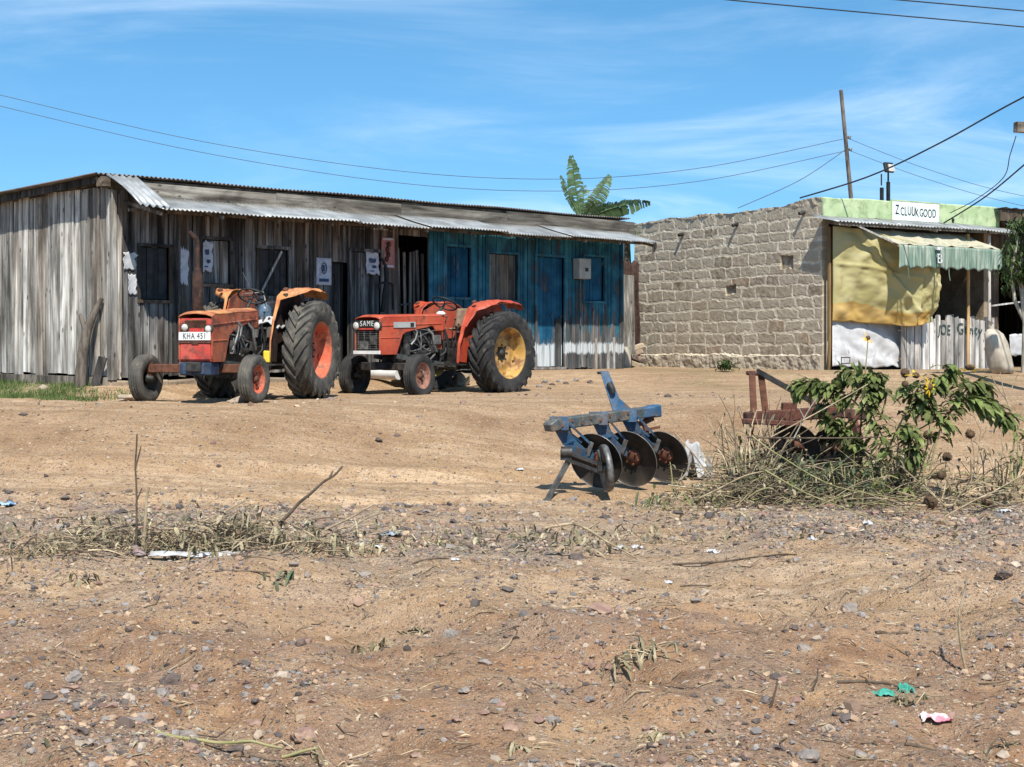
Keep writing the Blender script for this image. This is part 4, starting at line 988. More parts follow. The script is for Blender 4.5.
# ------------------------------------------------------------------ plants behind, junk in the gap
def banana(loc,label,height,specs,seed):
    q=random.Random(seed); e=thing('banana_plant',label,'banana plant',loc)
    m=MB(); m.tube([(0,0,-.05),(.03,0,height*.5),(0,0,height)],[.13,.11,.07],9); m.build('stem',MT['bananadry'],e)
    for (az,el,ln,wd,droop,dry) in specs:
        m=MB(); n=26; d=Vector((math.cos(az)*math.cos(el),math.sin(az)*math.cos(el),math.sin(el))); p=Vector((0,0,height-.1)); pts=[]
        for i in range(n+1):
            pts.append(p.copy()); d=(d+Vector((0,0,-droop/n*(.3+1.4*i/n)))).normalized(); p=p+d*ln/n
        m.tube(pts,[lerp(.022,.005,i/n) for i in range(n+1)],5,.5)
        for sd in (-1,1):
            for i in range(3,n):
                if q.random()<.06: continue
                t=i/n; w_=.72*wd*math.sin(math.pi*min(1,(t-.06)*1.06))**.6*q.uniform(.88,1.06)
                dd=(pts[i+1]-pts[i]).normalized(); side=dd.cross(Vector((.25,.85,.45)))
                if side.length<.05: side=Vector((1,0,0))
                side.normalize(); side=side*sd; 
                hang=Vector((0,0,-q.uniform(.25,.45)))*w_
                a=pts[i]; b=pts[i+1]-dd*ln/n*(q.uniform(.15,.5) if q.random()<.25 else 0); o1=side*w_+hang+dd*w_*.25
                m.add([a,b,b+o1*.5+Vector((0,0,.03)),a+o1*.5+Vector((0,0,.03)),b+o1*q.uniform(.85,1.05),a+o1*q.uniform(.85,1.05)],[(0,1,2,3),(3,2,4,5)],None,0)
        m.build('leaf',MT['bananadry'] if dry else MT['banana'],e)
    return e
bl=at(582,236,37); g=gz(bl.x,bl.y)
banana((bl.x,bl.y,g),'tall banana plant with torn leaves behind the shed roof',at(582,217,37).z-g,
    [(R(165),R(62),1.25,.15,-.25,0),(R(150),R(78),1.65,.30,-.35,0),(R(80),R(70),1.0,.30,.5,0),(R(15),R(58),1.35,.30,.0,0),(R(5),R(32),1.25,.36,.85,0),(R(-8),R(26),1.75,.30,.55,0),(R(-60),R(45),1.0,.3,1.2,0),(R(40),R(45),1.0,.32,1.0,0),(R(200),R(20),.6,.2,1.5,1)],3)
bl=at(627,270,33.5); g=gz(bl.x,bl.y)
banana((bl.x,bl.y,g),'low banana shoot with hanging leaves in the gap beside the shed',2.8,[(R(140),R(60),.9,.2,1.8,0),(R(20),R(60),.9,.2,1.9,0),(R(-80),R(50),.9,.22,2.2,0),(R(-130),R(45),.8,.2,2.0,0),(R(70),R(65),.8,.2,1.6,0)],5)
def gap(px,py,Y): p=at(px,py,Y); return Vector((p.x,p.y,gz(p.x,p.y)))
p=gap(632,372,32.2); e=thing('rusty_sheet','rust red metal sheet standing in the gap between shed and blocks','metal sheet',p)
m=MB(); m.grid([[Vector((-.20+.36*i/12+.02*math.sin(j),.03*math.sin(i*1.5),2.25*j/6+.04*math.sin(i*.9)*(j==6))) for j in range(7)] for i in range(13)],.5,th=.005); m.build('sheet',MT['rust_dark'],e)
p=gap(627,366,31.6); e=thing('gap_board','wide grey board standing upright in the gap beside the blue wall','board',p)
zt=at(627,274,31.6).z-p.z
m=MB(); m.hexa([(-.13,-.02,.25),(.17,-.02,.28),(.17,.02,.28),(-.13,.02,.25),(-.12,.05,zt),(.15,.05,zt-.03),(.15,.09,zt-.03),(-.12,.09,zt)]); m.build('plank',MT['plank'],e)
p=gap(624,371,31.3); e=thing('stump','short pale upright stump below the grey board','stump',p)
m=MB(); m.tube([(0,0,-.05),(0,0,.3),(.02,0,.44)],[.16,.15,.12],10); m.build('trunk',MT['palebark'],e)
p=gap(618,371,31.1); e=thing('thin_stake','thin pale stake at the far corner of the blue wall','stake',p); m=MB(); m.tube([(0,0,-.05),(.05,0,1.0),(.03,0,2.0)],.025,6); m.build('rod',MT['timber'],e)
q=random.Random(2)
for k,(px,py) in enumerate(((634,366),(638,358),(636,348),(637,338),(634,370))):
    p=gap(px,py,32.0); z=at(px,py,32).z
    m=MB(); m.box((0,0,0),(.30,.25,.12),Matrix.Rotation(q.uniform(-.4,.4),3,'Y')); 
    o=m.build('rubble_block',MT[('concrete','stone_dark','stone_grey','concrete','stone_dark')[k]],bevel=.02); o.location=(p.x,p.y,p.z+.06+.12*(0,1,2,3,0)[k]); tag(o,'broken block piled in the gap against the block wall','block','broken blocks in the gap')
    if k==4: o.location.x-=.3; o.location.y-=.25

# tree at the right edge
def leafquad(m,p,d,up,l,w_,a=None,bend=.3):
    d=Vector(d).normalized(); s=d.cross(Vector(up)); s=s.normalized() if s.length>1e-4 else Vector((1,0,0)); u=s.cross(d)
    m.add([p,p+d*l*.45+s*w_/2+u*l*.06,p+d*l-u*l*bend,p+d*l*.45-s*w_/2+u*l*.06,p+d*l*.45],[(0,1,4),(1,2,4),(4,2,3),(0,4,3)],a)
def rdir(q): 
    v=Vector((q.gauss(0,1),q.gauss(0,1),q.gauss(0,1))); return v.normalized()
def small_tree(px,py,Y,top,label,seed):
    q=random.Random(seed); p=gp(px,py); p=Vector((at(px,py,Y).x,Y,0)); p.z=gz(p.x,p.y); e=thing('young_tree',label,'tree',p)
    H=at(px,top,Y).z-p.z; m=MB()
    m.tube([(0,0,-.1),(.03,.02,H*.3),(-.05,0,H*.55),(.02,0,H*.8)],[.06,.05,.042,.02],8)
    m.tube([(.05,.03,H*.30),(-.15,.05,H*.45),(-.22,.02,H*.62),(-.1,0,H*.85)],[.04,.035,.03,.015],7); m.tube([(.10,.1,-.05),(.16,.05,H*.4),(.1,0,H*.75)],[.03,.028,.015],6); m.build('trunk',MT['palebark'],e)
    lf=MB(); br=MB()
    for i in range(46):
        c=Vector((q.gauss(.08,.20),q.gauss(0,.26),q.uniform(H*.52,H*.98)))
        br.tube([(0,0,c.z*.85),c*.6+Vector((0,0,c.z*.38)),c],[.012,.009,.005],4)
        for k in range(24):
            d=rdir(q); d.z=d.z*.5-.55; leafquad(lf,c+rdir(q)*q.uniform(0,.16),d,(0,0,1),q.uniform(.10,.20),q.uniform(.03,.055))
    br.build('branch',MT['bark'],e); lf.build('crown',MT['leaf2'],e)
small_tree(1024,372,26.9,212,'slender tree with drooping leaves at the end of the shop',4)
p=gp(725,372); e=thing('weed_tuft','small dark green weed at the foot of the block wall','weed',p)
q=random.Random(9); m=MB()
for _ in range(110):
    d=rdir(q); d.z=abs(d.z)+.4; leafquad(m,Vector((q.gauss(0,.07),q.gauss(0,.05),q.uniform(0,.16))),d,(0,0,1),.11,.04)
m.build('leaves',MT['leaf2'],e)
# ------------------------------------------------------------------ tractors
def rear_wheel(T,y,side,R_,Wd,rr,tyre,rim,hub,lugs=21,z=None,lab=None):
    w=Wd/2; z=R_-.02 if z is None else z; c=Vector((0,y,z)); ax=(0,1,0)
    m=MB(); m.lathe([(.0001,.012*side),(.055,.010*side),(.06,-.012*side),(.10,-.016*side),(.105,-.03*side),(.06,-.04*side),(.06,-.55*side)],c,ax,20)
    for k in range(8):
        a=2*math.pi*k/8; p=c+Vector((math.cos(a)*.13,0,math.sin(a)*.13)); m.cyl(p+Vector((0,(-.045)*side,0)),p+Vector((0,.0*side,0)),.014,6)
    H=m.build('rear_wheel',hub,T)
    m=MB(); prof=[(rr+.012,w*.80),(rr-.005,w*.84),(rr-.02,w*.76),(rr-.045,w*.55),(rr-.05,w*.1),(rr-.07,-w*.15),(rr*.62,-w*.10),(rr*.52,-w*.02),(rr*.40,-w*.02),(rr*.30,-w*.12),(.05,-w*.14),(.05,-w*.24),(rr*.62,-w*.26),(rr-.05,-w*.40),(rr-.04,-w*.76),(rr+.012,-w*.84)]
    m.lathe([(r_,yy*side) for r_,yy in prof],c,ax,48,.5)
    for k in range(6):
        a=2*math.pi*k/6+.3; p=c+Vector((math.cos(a)*rr*.80,-w*.12*side,math.sin(a)*rr*.80)); m.box(p,(.07,.05,.05),Matrix.Rotation(-a,3,'Y'))
    m.build('rim',rim,H)
    m=MB(); Rc=R_*.945
    prof=[(rr-.01,-w*.82),(rr+.03,-w*.93),(R_*.78,-w*1.0),(R_*.88,-w*.98),(R_*.93,-w*.84),(Rc,-w*.5),(Rc+.004,0),(Rc,w*.5),(R_*.93,w*.84),(R_*.88,w*.98),(R_*.78,w*1.0),(rr+.03,w*.93),(rr-.01,w*.82)]
    m.lathe(prof,c,ax,64,.5)
    for k in range(lugs):
        for s in (-1,1):
            a0=2*math.pi*(k+(.25 if s>0 else -.25))/lugs
            st_=[]
            for i,f in enumerate((0.02,.35,.70,.97)):
                yy=s*w*f; an=a0+.36*f+ (.05*f*f); rb=interp(f,[0,.5,.84,.98],[Rc-.01,Rc-.012,R_*.915,R_*.87]); rt=interp(f,[0,.7,.97],[R_,R_*.998,R_*.965])
                hw=lerp(.036,.052,f)/R_
                st_.append((yy,an,rb,rt,hw))
            def pt(r_,an,yy): return c+Vector((r_*math.cos(an),yy,r_*math.sin(an)))
            vs=[]
            for yy,an,rb,rt,hw in st_:
                vs+= [pt(rb,an-hw*1.25,yy),pt(rt,an-hw*.8,yy),pt(rt,an+hw*.8,yy),pt(rb,an+hw*1.25,yy)]
            # shoulder drops down the sidewall
            yy,an,rb,rt,hw=st_[-1]
            vs+=[pt(R_*.80,an+.05-hw,s*w*1.0),pt(R_*.86,an+.05-hw*.8,s*w*1.035),pt(R_*.86,an+.05+hw*.8,s*w*1.035),pt(R_*.80,an+.05+hw,s*w*1.0)]
            fs=[]
            for i in range(4):
                b=i*4
                for q in ((0,1,5,4),(1,2,6,5),(2,3,7,6)): fs.append(tuple(b+x for x in (q if s>0 else q[::-1])))
            fs.append((0,3,2,1)); fs.append((16,17,18,19)); m.add(vs,fs,rnd.uniform(.3,.7))
    t=m.build('tyre',tyre,H)
    if lab: H['label']=lab
    return H
def front_wheel(T,x,y,side,R_,Wd,rr,tyre,rim,hub,steer=0.0,camber=0.0,z=None,lab=None):
    w=Wd/2; z=R_-.015 if z is None else z
    E=Matrix.Rotation(steer,3,'Z')@Matrix.Rotation(camber,3,'X'); ax=E@Vector((0,1,0)); c=Vector((x,y,z))
    m=MB(); m.lathe([(.0001,.06*side),(.035,.06*side),(.04,.02*side),(.065,.01*side),(.07,-.05*side),(.045,-.07*side),(.04,-.12*side),(.0001,-.12*side)],c,ax,16)
    for k in range(6):
        a=2*math.pi*k/6; p=c+E@Vector((math.cos(a)*.085,.0,math.sin(a)*.085)); m.cyl(p,p+ax*.03*side,.012,6)
    H=m.build('front_wheel',hub,T)
    m=MB(); prof=[(rr+.008,w*.78),(rr-.004,w*.80),(rr-.02,w*.62),(rr-.03,w*.2),(rr*.72,w*.05),(rr*.5,w*.22),(.06,w*.16),(.06,-w*.1),(rr*.5,-w*.05),(rr-.04,-w*.2),(rr-.02,-w*.7),(rr+.008,-w*.80)]
    m.lathe([(r_,yy*side) for r_,yy in prof],c,ax,36,.5); m.build('rim',rim,H)
    m=MB(); Q=R_
    prof=[(rr-.006,-w*.78),(rr+.02,-w*.92),(Q*.80,-w*1.0),(Q*.91,-w*.95),(Q*.955,-w*.80)]
    for f in (-.6,-.2,.2,.6): prof+=[(Q*.955+.002,(f-.12)*w),(Q*.995,(f-.10)*w),(Q*.995,(f+.10)*w),(Q*.957,(f+.12)*w)]
    prof+=[(Q*.955,w*.80),(Q*.91,w*.95),(Q*.80,w*1.0),(rr+.02,w*.92),(rr-.006,w*.78)]
    m.lathe(prof,c,ax,44,.5); m.build('tyre',tyre,H)
    if lab: H['label']=lab
    return H

def tractor(name,label,origin,head,P):
    rz=math.atan2(head[1],head[0]); T=thing(name,label,'tractor',origin,rz,'parked orange-red tractors')
    WB=P['wb']; xf=P['xf']; hw=P['hw']/2; L_=P['hl']; zt=P['zt']; zr=P['zr']; zb=P['zb']; ro=P['rear_half']; wd=P['rear_w']
    # ---------- bonnet: folded sheet with a raised top, deep panel at the nose, cut back over the engine
    x0=xf; x1=xf-L_; k=P['kink']; zm0=zt-.20; zm1=zr-.17
    poly=[(x0,zb+.04),(x0,zt-.05),(x0-.03,zt-.006),(x0-.10,zt),(x1,zr),(x1,zm1-.06),(x1+.16,zm1-.07),(x1+.24,zm1+.01),(x0-k-.10,zm0-.02),(x0-k-.02,zm0-.06),(x0-k+.12,zb),(x0-.02,zb)]
    for s in (-1,1):
        m=MB(); m.prism(poly,lambda u,v,y:Vector((u,y,v)),s*hw,s*(hw-.018)); 
        # pressed swage line along the flank
        m.bar((x0-.02,s*(hw+.003),zt-.13),(x1+.03,s*(hw+.003),zr-.12),.012,.02,up=(0,0,1)); m.bar((x0-.02,s*(hw+.003),(zt+zb)/2-.03),(x0-k+.05,s*(hw+.003),(zt+zb)/2-.02),.010,.015)
        o=m.build('bonnet_side',MT[P['side_mat']],T,bevel=.006)
        if P.get('badge'):
            q=MB(); q.bar((x0-.30,s*(hw+.008),zt-.115),(x0-.80,s*(hw+.008),zt-.105),.008,.085); q.build('badge_strip',MT['meter'],o)
            q=MB(); q.bar((x0-.68,s*(hw+.014),zt-.108),(x0-.76,s*(hw+.014),zt-.107),.006,.06); q.build('badge_square',MT['ink'],o)
    m=MB(); G=[]
    for i in range(13):
        u=i/12; y=lerp(-hw-.004,hw+.004,u); crown=.035*(1-(2*u-1)**4)
        row=[]
        for j in range(15):
            v=j/14; x=lerp(x0+.012,x1,v); row.append((x,y,lerp(zt,zr,v)+crown-.03*max(0,1-v*14)+P['dent']*fbm(x*2,y*3,1.4,3)))
        G.append(row)
    m.grid(G,.5,th=.012); m.build('bonnet_top',MT[P['top_mat']],T)
    # ---------- nose
    m=MB(); m.box((x0-.03,0,(zt+zb)/2-.02),(.03,2*hw-.03,zt-zb-.06)); N=m.build('grille',MT[P['nose_mat']],T)
    if P['kind']==1:
        m=MB(); m.box((x0-.008,0,zt-.12),(.014,2*hw*.62,.10))
        for i in range(7): m.box((x0+.002,0,zt-.165+.014*i),(.01,2*hw*.6,.005))
        m.build('upper_mesh',MT['rust'],N)
        m=MB(); m.box((x0-.006,0,zb+.13),(.022,2*hw-.05,.20)); m.build('lower_panel',MT['bright_red'],N,bevel=.006)
        m=MB(); m.box((x0-.006,0,zt-.205),(.02,2*hw-.14,.06)); m.build('middle_band',MT['bright_red'],N)
        m=MB(); m.box((x0,0,zb+.255),(.03,2*hw-.02,.035)); m.box((x0+.004,0,zb+.25),(.03,.09,.05)); m.build('bumper_strip',MT['rust_red'],N)
        pl=MB(); pl.box((x0+.022,0,zb+.325),(.008,2*hw*.94,.105)); p_=pl.build('number_plate',MT['plate'],T,bevel=.003)
        letters('lettering','KHA 451',.105,MT['ink'],p_,(x0+.028,-.0,zb+.325),(R(90),0,R(90)),.001,.68,.001,1.2)
        m=MB(); m.box((x0-.12,.0,zb-.085),(.26,2*hw*.92,.16),a=.3); m.box((x0+.02,-.10,zb-.09),(.03,.13,.13),a=.8); m.box((x0+.02,.07,zb-.09),(.03,.13,.13),a=.6); m.build('front_weight',MT['darkblue'],T,bevel=.012)
        hl=[(-hw*.60,zt-.165),(hw*.78,zt-.185)]; hr=.046
    else:
        m=MB(); m.box((x0-.004,0,zt-.10),(.02,2*hw-.03,.105)); m.build('upper_mesh',MT['ink'],N)
        m=MB(); m.box((x0+.004,0,zt-.178),(.025,2*hw-.16,.03)); m.build('middle_band',MT['bright_red'],N,bevel=.004)
        m=MB()
        for i in range(9): m.box((x0-.004,0,zb+.09+.032*i),(.014,2*hw-.06,.008))
        for i in range(4): m.box((x0,-hw+.07+(2*hw-.14)*i/3,zb+.21),(.012,.012,.26))
        m.box((x0+.004,-.06,zb+.14),(.03,.16,.12),a=.9); m.box((x0+.004,.12,zb+.22),(.02,.10,.14),a=.1); m.build('lower_mesh',MT['grey_metal'],N)
        m=MB(); m.box((x0+.01,0,zb+.035),(.03,2*hw+.02,.05)); m.build('bumper_strip',MT['white_paint'],N)
        letters('lettering','SAME',.115,MT['plate'],N,(x0+.010,0,zt-.10),(R(90),0,R(90)),.002,.85,.0,1.25)
        hl=[(-hw+.035,zt-.13),(hw-.045,zt-.135)]; hr=.062
    for y,z in hl:
        m=MB(); m.lathe([(.0001,.03),(hr*.6,.028),(hr,.008),(hr,-.03)],(x0+.01,y,z),(1,0,0),18); h_=m.build('headlight',MT['lens'],T)
        m=MB(); m.lathe([(hr,.012),(hr+.012,.006),(hr+.012,-.03),(hr,-.03)],(x0+.01,y,z),(1,0,0),18,closed=True); m.build('bezel',MT['dark_metal'],h_)
    # ---------- running gear and engine
    m=MB()
    m.box((WB*.42,0,.50),(WB*1.15,.26,.22)); m.box((.0,0,.62),(.62,.42,.44)); m.box((.55,0,.55),(.5,.36,.34)); m.cyl((0,-ro+.2,.64),(0,ro-.2,.64),.10,14); m.cyl((0,-.36,.64),(0,.36,.64),.19,16)
    m.box((WB+.18,0,.46),(.62,.20,.12)); m.box((WB*.62,0,.38),(.55,.24,.16)); m.build('gearbox',MT['dark_metal'],T,bevel=.012)
    m=MB(); ex=lerp(x0-k,x1,.48); 
    m.box((ex,0,.80),(.78,.30,.40),a=.35)
    for i in range(4):
        m.box((ex-.28+.19*i,.16,.90),(.15,.10,.18),a=.2+.2*(i%2))
        for s in range(5): m.box((ex-.28+.19*i,.0,.92+.03*s),(.155,.40,.010),a=.6)
    m.box((ex,.0,1.04),(.7,.22,.07),a=.5); m.cyl((ex+.30,.20,.62),(ex+.30,.20,.80),.055,12,a=.9); m.cyl((ex+.1,.22,.66),(ex-.12,.22,.66),.045,12,a=.2); m.box((ex-.3,.20,.72),(.16,.12,.12),a=.8)
    m.lathe([(.02,-.02),(.11,-.02),(.11,.02),(.02,.02)],(ex+.45,.03,.82),(1,0,0),16,a=.4); m.lathe([(.02,-.015),(.06,-.015),(.06,.015),(.02,.015)],(ex+.45,.15,1.0),(1,0,0),12,a=.7); m.build('engine',MT['dark_metal'],T)
    m=MB(); q=random.Random(P['seed'])
    for _ in range(11):
        a=Vector((ex+q.uniform(-.40,.42),q.uniform(.17,.24),q.uniform(.60,1.05))); b=Vector((ex+q.uniform(-.5,.35),q.uniform(.18,.26),q.uniform(.60,1.02)))
        mid=(a+b)/2+Vector((0,q.uniform(.03,.07),q.uniform(-.16,.12))); r_=q.uniform(.008,.018)
        m.tube([a.lerp(mid,x)*(1-x)+mid.lerp(b,x)*x for x in (0,.2,.4,.6,.8,1)],r_,6,q.random())
    m.tube([(ex-.15,.2,1.05),(ex-.25,.25,.95),(ex-.28,.26,.80),(ex-.34,.25,.68)],.022,7,.9); m.tube([(ex+.2,.2,1.08),(ex+.12,.26,.98),(ex+.16,.26,.86),(ex+.24,.24,.78)],.018,7,.95); m.build('engine_hoses',MT['grey_metal'],T)
    m=MB(); m.tube([(ex-.55,.24,1.02),(ex-.62,.26,.85),(ex-.55,.26,.66),(ex-.45,.24,.60)],.020,7,.3); m.tube([(x1-.02,.27,.98),(x1-.05,.30,.80),(x1-.10,.28,.62)],.015,6,.6); m.build('engine_hoses',MT['black'],T)
    # front axle with kingpins, drag links
    fl,fr=P['fl'],P['fr']; zc=P['fR']
    m=MB(); m.bar((WB,fr+.14,zc+.12),(WB,fl-.14,zc+.12),.10,.11); m.bar((WB-.01,fl-.14,zc+.20),(WB-.01,fl-.14,zc-.03),.07,.07); m.bar((WB-.01,fr+.14,zc+.20),(WB-.01,fr+.14,zc-.03),.07,.07)
    m.cyl((WB,fl-.15,zc),(WB,fl-.03,zc),.028,8); m.cyl((WB,fr+.15,zc),(WB,fr+.03,zc),.028,8); m.build('front_axle',MT[P['axle_mat']],T,bevel=.008)
    m=MB(); m.cyl((WB-.16,fl-.17,zc+.10),(WB-.16,fr+.17,zc+.10),.015,7); m.cyl((WB-.16,fl-.17,zc+.1),(WB*.55,.24,zc+.30),.015,7); m.bar((WB,fl-.14,zc+.14),(WB-.18,fl-.17,zc+.12),.04,.02); m.bar((WB,fr+.14,zc+.14),(WB-.18,fr+.17,zc+.12),.04,.02)
    m.bar((WB+.05,hw-.04,zb-.02),(WB*.25,.22,.42),.05,.08); m.bar((WB+.05,-hw+.04,zb-.02),(WB*.25,-.22,.42),.05,.08); m.build('steering_rods',MT['grey_metal'],T)
    # step plates
    for s in (-1,1):
        m=MB(); m.box((.78,s*.40,.47),(.42,.26,.02)); m.box((.78,s*.28,.50),(.05,.10,.05)); m.build('footplate',MT['dark_metal'],T)
    # dash, column and steering wheel
    m=MB(); m.box((x1-.02,0,zr-.12),(.14,2*hw*.92,.26),a=.6); m.box((x1-.10,0,.86),(.16,.20,.34),a=.3); m.build('dashboard',MT[P['side_mat']],T,bevel=.02)
    m=MB(); sx=x1-.36; sz=zr+P['sw_dz']; tilt=Matrix.Rotation(R(-P['sw_tilt']),3,'Y')
    m.tube([(x1-.02,0,zr-.10),Vector((sx,0,sz))],[.028,.022],8)
    S_=m.build('steering_column',MT['dark_metal'],T)
    m=MB(); m.tube([Vector((sx,0,sz))+tilt@Vector((.20*math.cos(a),.20*math.sin(a),0)) for a in [2*math.pi*i/28 for i in range(29)]],.014,7)
    for a in (.5,2.6,4.7): m.tube([(sx,0,sz),Vector((sx,0,sz))+tilt@Vector((.20*math.cos(a),.20*math.sin(a),0))],.010,5)
    m.build('steering_wheel',MT['black'],T)
    m=MB()
    for y,h_ in ((.10,.38),(-.08,.42),(.17,.30)): m.tube([(x1-.42,y,.78),(x1-.40,y+.02,.78+h_*.6),(x1-.46,y+.03,.78+h_)],.010,6); m.lathe([(0,-.02),(.022,0),(0,.025)],(x1-.46,y+.03,.80+h_),(0,0,1),8)
    m.build('lever',MT['dark_metal'],T)
    # seat
    m=MB(); zs=P['seat_z']; xs=.12
    G=[[(xs+.42*(i/8-.5),.44*(j/8-.5),zs+.05*((j/8-.5)*2)**2+.03*((i/8-.5)*2)**2) for j in range(9)] for i in range(9)]
    m.grid(G,.5,th=-.05); m.bar((xs,0,zs-.03),(xs+.06,0,.80),.10,.05); SE=m.build('seat',MT[P['seat_mat']],T)
    m=MB(); G=[[(xs-.21-.05*i/8+.05*((j/8-.5)*2)**2,.42*(j/8-.5),zs+.06+.30*i/8) for j in range(9)] for i in range(9)]
    m.grid(G,.5,th=.045); m.build('backrest',MT[P['seat_mat']],SE)
    # ---------- mudguards
    RR=P['rear_R']; yi=ro-wd-.13
    path=[(RR+.10,.50),(RR+.075,.78),(RR-.01,1.02),(RR-.18,RR*2+.02),(RR-.30,RR*2+.10),(.16,RR*2+.145),(-.20,RR*2+.15),(-.46,RR*2+.10),(-.56,RR*2+.03)]
    wid=P['wid']
    for s in (-1,1):
        m=MB(); K=[]
        n=len(path); 
        for i in range(8*(n-1)+1):
            f=i/8; a=int(min(f,n-2)); t=f-a
            x=lerp(path[a][0],path[a+1][0],sm(t)*.5+t*.5); z=lerp(path[a][1],path[a+1][1],t); w_=lerp(wid[a],wid[a+1],t)
            row=[]
            for j in range(9):
                u=j/8; d=P['fend_dent']*fbm(x*2.2,u*2+s,1.6,3)
                row.append((x+d*.5,s*(yi+w_*u),z+d-(.035*max(0,(u-.8)/.2)**2 if f>2.2 else 0)))
            K.append(row)
        m.grid(K,.5,th=.012 if s<0 else -.012); Fd=m.build('mudguard',MT[P['fend_mat'][0 if s>0 else 1]],T)
        # inner skirt between mudguard and footplate
        pl=[(RR+.06,.52),(RR+.04,.78),(RR-.04,1.02),(RR-.21,RR*2+.0),(.14,RR*2+.12),(-.3,RR*2+.12),(-.45,RR*2+.0),(-.3,RR*1.35),(.0,RR*1.3),(.3,RR*1.15),(.46,.75),(.50,.50)]
        q=MB(); q.prism(pl,lambda u,v,y:Vector((u,y,v)),s*(yi-.006),s*(yi-.018)); q.build('skirt',MT[P['skirt_mat'] if s>0 else P['side_mat']],Fd)
        q=MB(); q.lathe([(0,.03),(.035,.02),(.04,0),(.0,-.01)],(RR-.20,s*(yi+.12),RR*2+.115),(.5,0,.85),10); q.build('lamp',MT['rust'],Fd)
    # ---------- wheels
    for s in (-1,1):
        rear_wheel(T,s*(ro-wd/2),s,RR,wd,P['rear_rim'],MT[P['rear_tyre']],MT[P['rear_rim_mat']],MT[P['hub_mat']])
    front_wheel(T,WB,fl-P['fw']/2,1,P['fR'],P['fw'],P['frr'],MT[P['ftyre']],MT[P['frim']],MT['rust'],P['steer'],P['cam'][0])
    front_wheel(T,WB,fr+P['fw']/2,-1,P['fR'],P['fw'],P['frr'],MT[P['ftyre']],MT[P['frim2']],MT['dark_metal'],P['steer'],P['cam'][1])
    # rear linkage
    m=MB(); m.bar((-.30,.22,.55),(-.85,.28,.45),.04,.06); m.bar((-.30,-.22,.55),(-.85,-.28,.45),.04,.06); m.bar((-.3,0,.8),(-.75,0,.72),.04,.04); m.build('linkage',MT['dark_metal'],T)
    return T
base1=Vector((-3.43,20.98,0)); base1.z=CZ-.735
T1=tractor('tractor','dull orange tractor with a white number plate and a tall exhaust pipe',base1,(-.235,-.972),dict(
    wb=1.85,xf=2.27,hw=.46,hl=1.42,zt=1.12,zr=1.20,zb=.52,kink=.50,kind=1,seed=3,dent=.012,side_mat='red_orange',top_mat='orange_yellow',nose_mat='bright_red',
    wid=[.018,.02,.024,.05,.24,.36,.40,.38,.34],rear_half=.85,rear_w=.36,rear_R=.685,rear_rim=.40,rear_tyre='tyre_dusty',rear_rim_mat='rim_red',hub_mat='rust_red',fl=.69,fr=-.98,fR=.315,fw=.175,frr=.185,
    ftyre='tyre_dusty',frim='rim_red',frim2='dark_metal',steer=R(-4),cam=(R(0),R(0)),axle_mat='rust',seat_mat='seatblack',seat_z=.98,sw_dz=.20,sw_tilt=28,
    fend_mat=('orange_yellow','orange_yellow'),skirt_mat='rust_dark',fend_dent=.03))
# exhaust, cloth over the tank, jug and bottle on the first tractor
m=MB(); m.tube([(1.62,-.27,.95),(1.62,-.28,1.10),(1.62,-.28,1.16)],.05,10); m.tube([(1.62,-.28,1.15),(1.62,-.28,1.20),(1.62,-.28,1.64),(1.62,-.28,1.74)],[.05,.068,.068,.034],14); m.tube([(1.62,-.28,1.72),(1.62,-.28,2.06),(1.63,-.285,2.11),(1.68,-.37,2.20)],[.032,.030,.030,.030],10); m.build('exhaust_pipe',MT['rust_dark'],T1)
def on(T,v): return T.matrix_world@Vector(v) if False else (Matrix.Translation(T.location)@Matrix.Rotation(T.rotation_euler[2],4,'Z')@Vector(v))
def mounted(T,name,label,cat,v):
    p=on(T,v); return thing(name,label,cat,p,T.rotation_euler[2])
e=mounted(T1,'white_cloth','white cloth bundle lying over the seat of the tractor with the plate','cloth',(.28,.16,1.03))
m=MB(); m.grid([[(.46*(i/12-.5),.44*(j/12-.5),.10*math.exp(-((i-6)/4)**2-((j-6)/4)**2)+.06*fbm(i*.3,j*.3,1,3)-.10*max(0,j/12-.7)) for j in range(13)] for i in range(13)],.5,th=.02); m.build('sheet',MT['whiteplastic'],e)
e=mounted(T1,'plastic_jug','pale blue translucent jug behind the steering wheel','jug',(.02,-.02,1.10))
m=MB(); m.lathe([(.0,0),(.09,0),(.095,.03),(.095,.14),(.06,.19),(.03,.21),(.03,.25),(0,.25)],(0,0,0),(0,0,1),16); m.build('body',MT['bluebottle'],e)
e=mounted(T1,'yellow_container','small bright yellow container by the footplate of the first tractor','container',(.86,.36,.485))
m=MB(); m.box((0,0,.09),(.07,.09,.17)); m.build('body',MT['yellow'],e,bevel=.02); m=MB(); m.cyl((0,.01,.17),(0,.01,.20),.02,10); m.build('cap',MT['ink'],e)
m=MB(); m.tube([(.05,-.35,1.0),(.05,-.34,1.45),(.08,-.02,1.47),(.08,.05,1.2)],.012,6); m.tube([(-.05,-.1,1.2),(.02,-.35,1.75)],.006,4); m.build('grab_rail',MT['grey_metal'],T1)
base2=Vector((-.776,24.18,0)); base2.z=CZ-.775
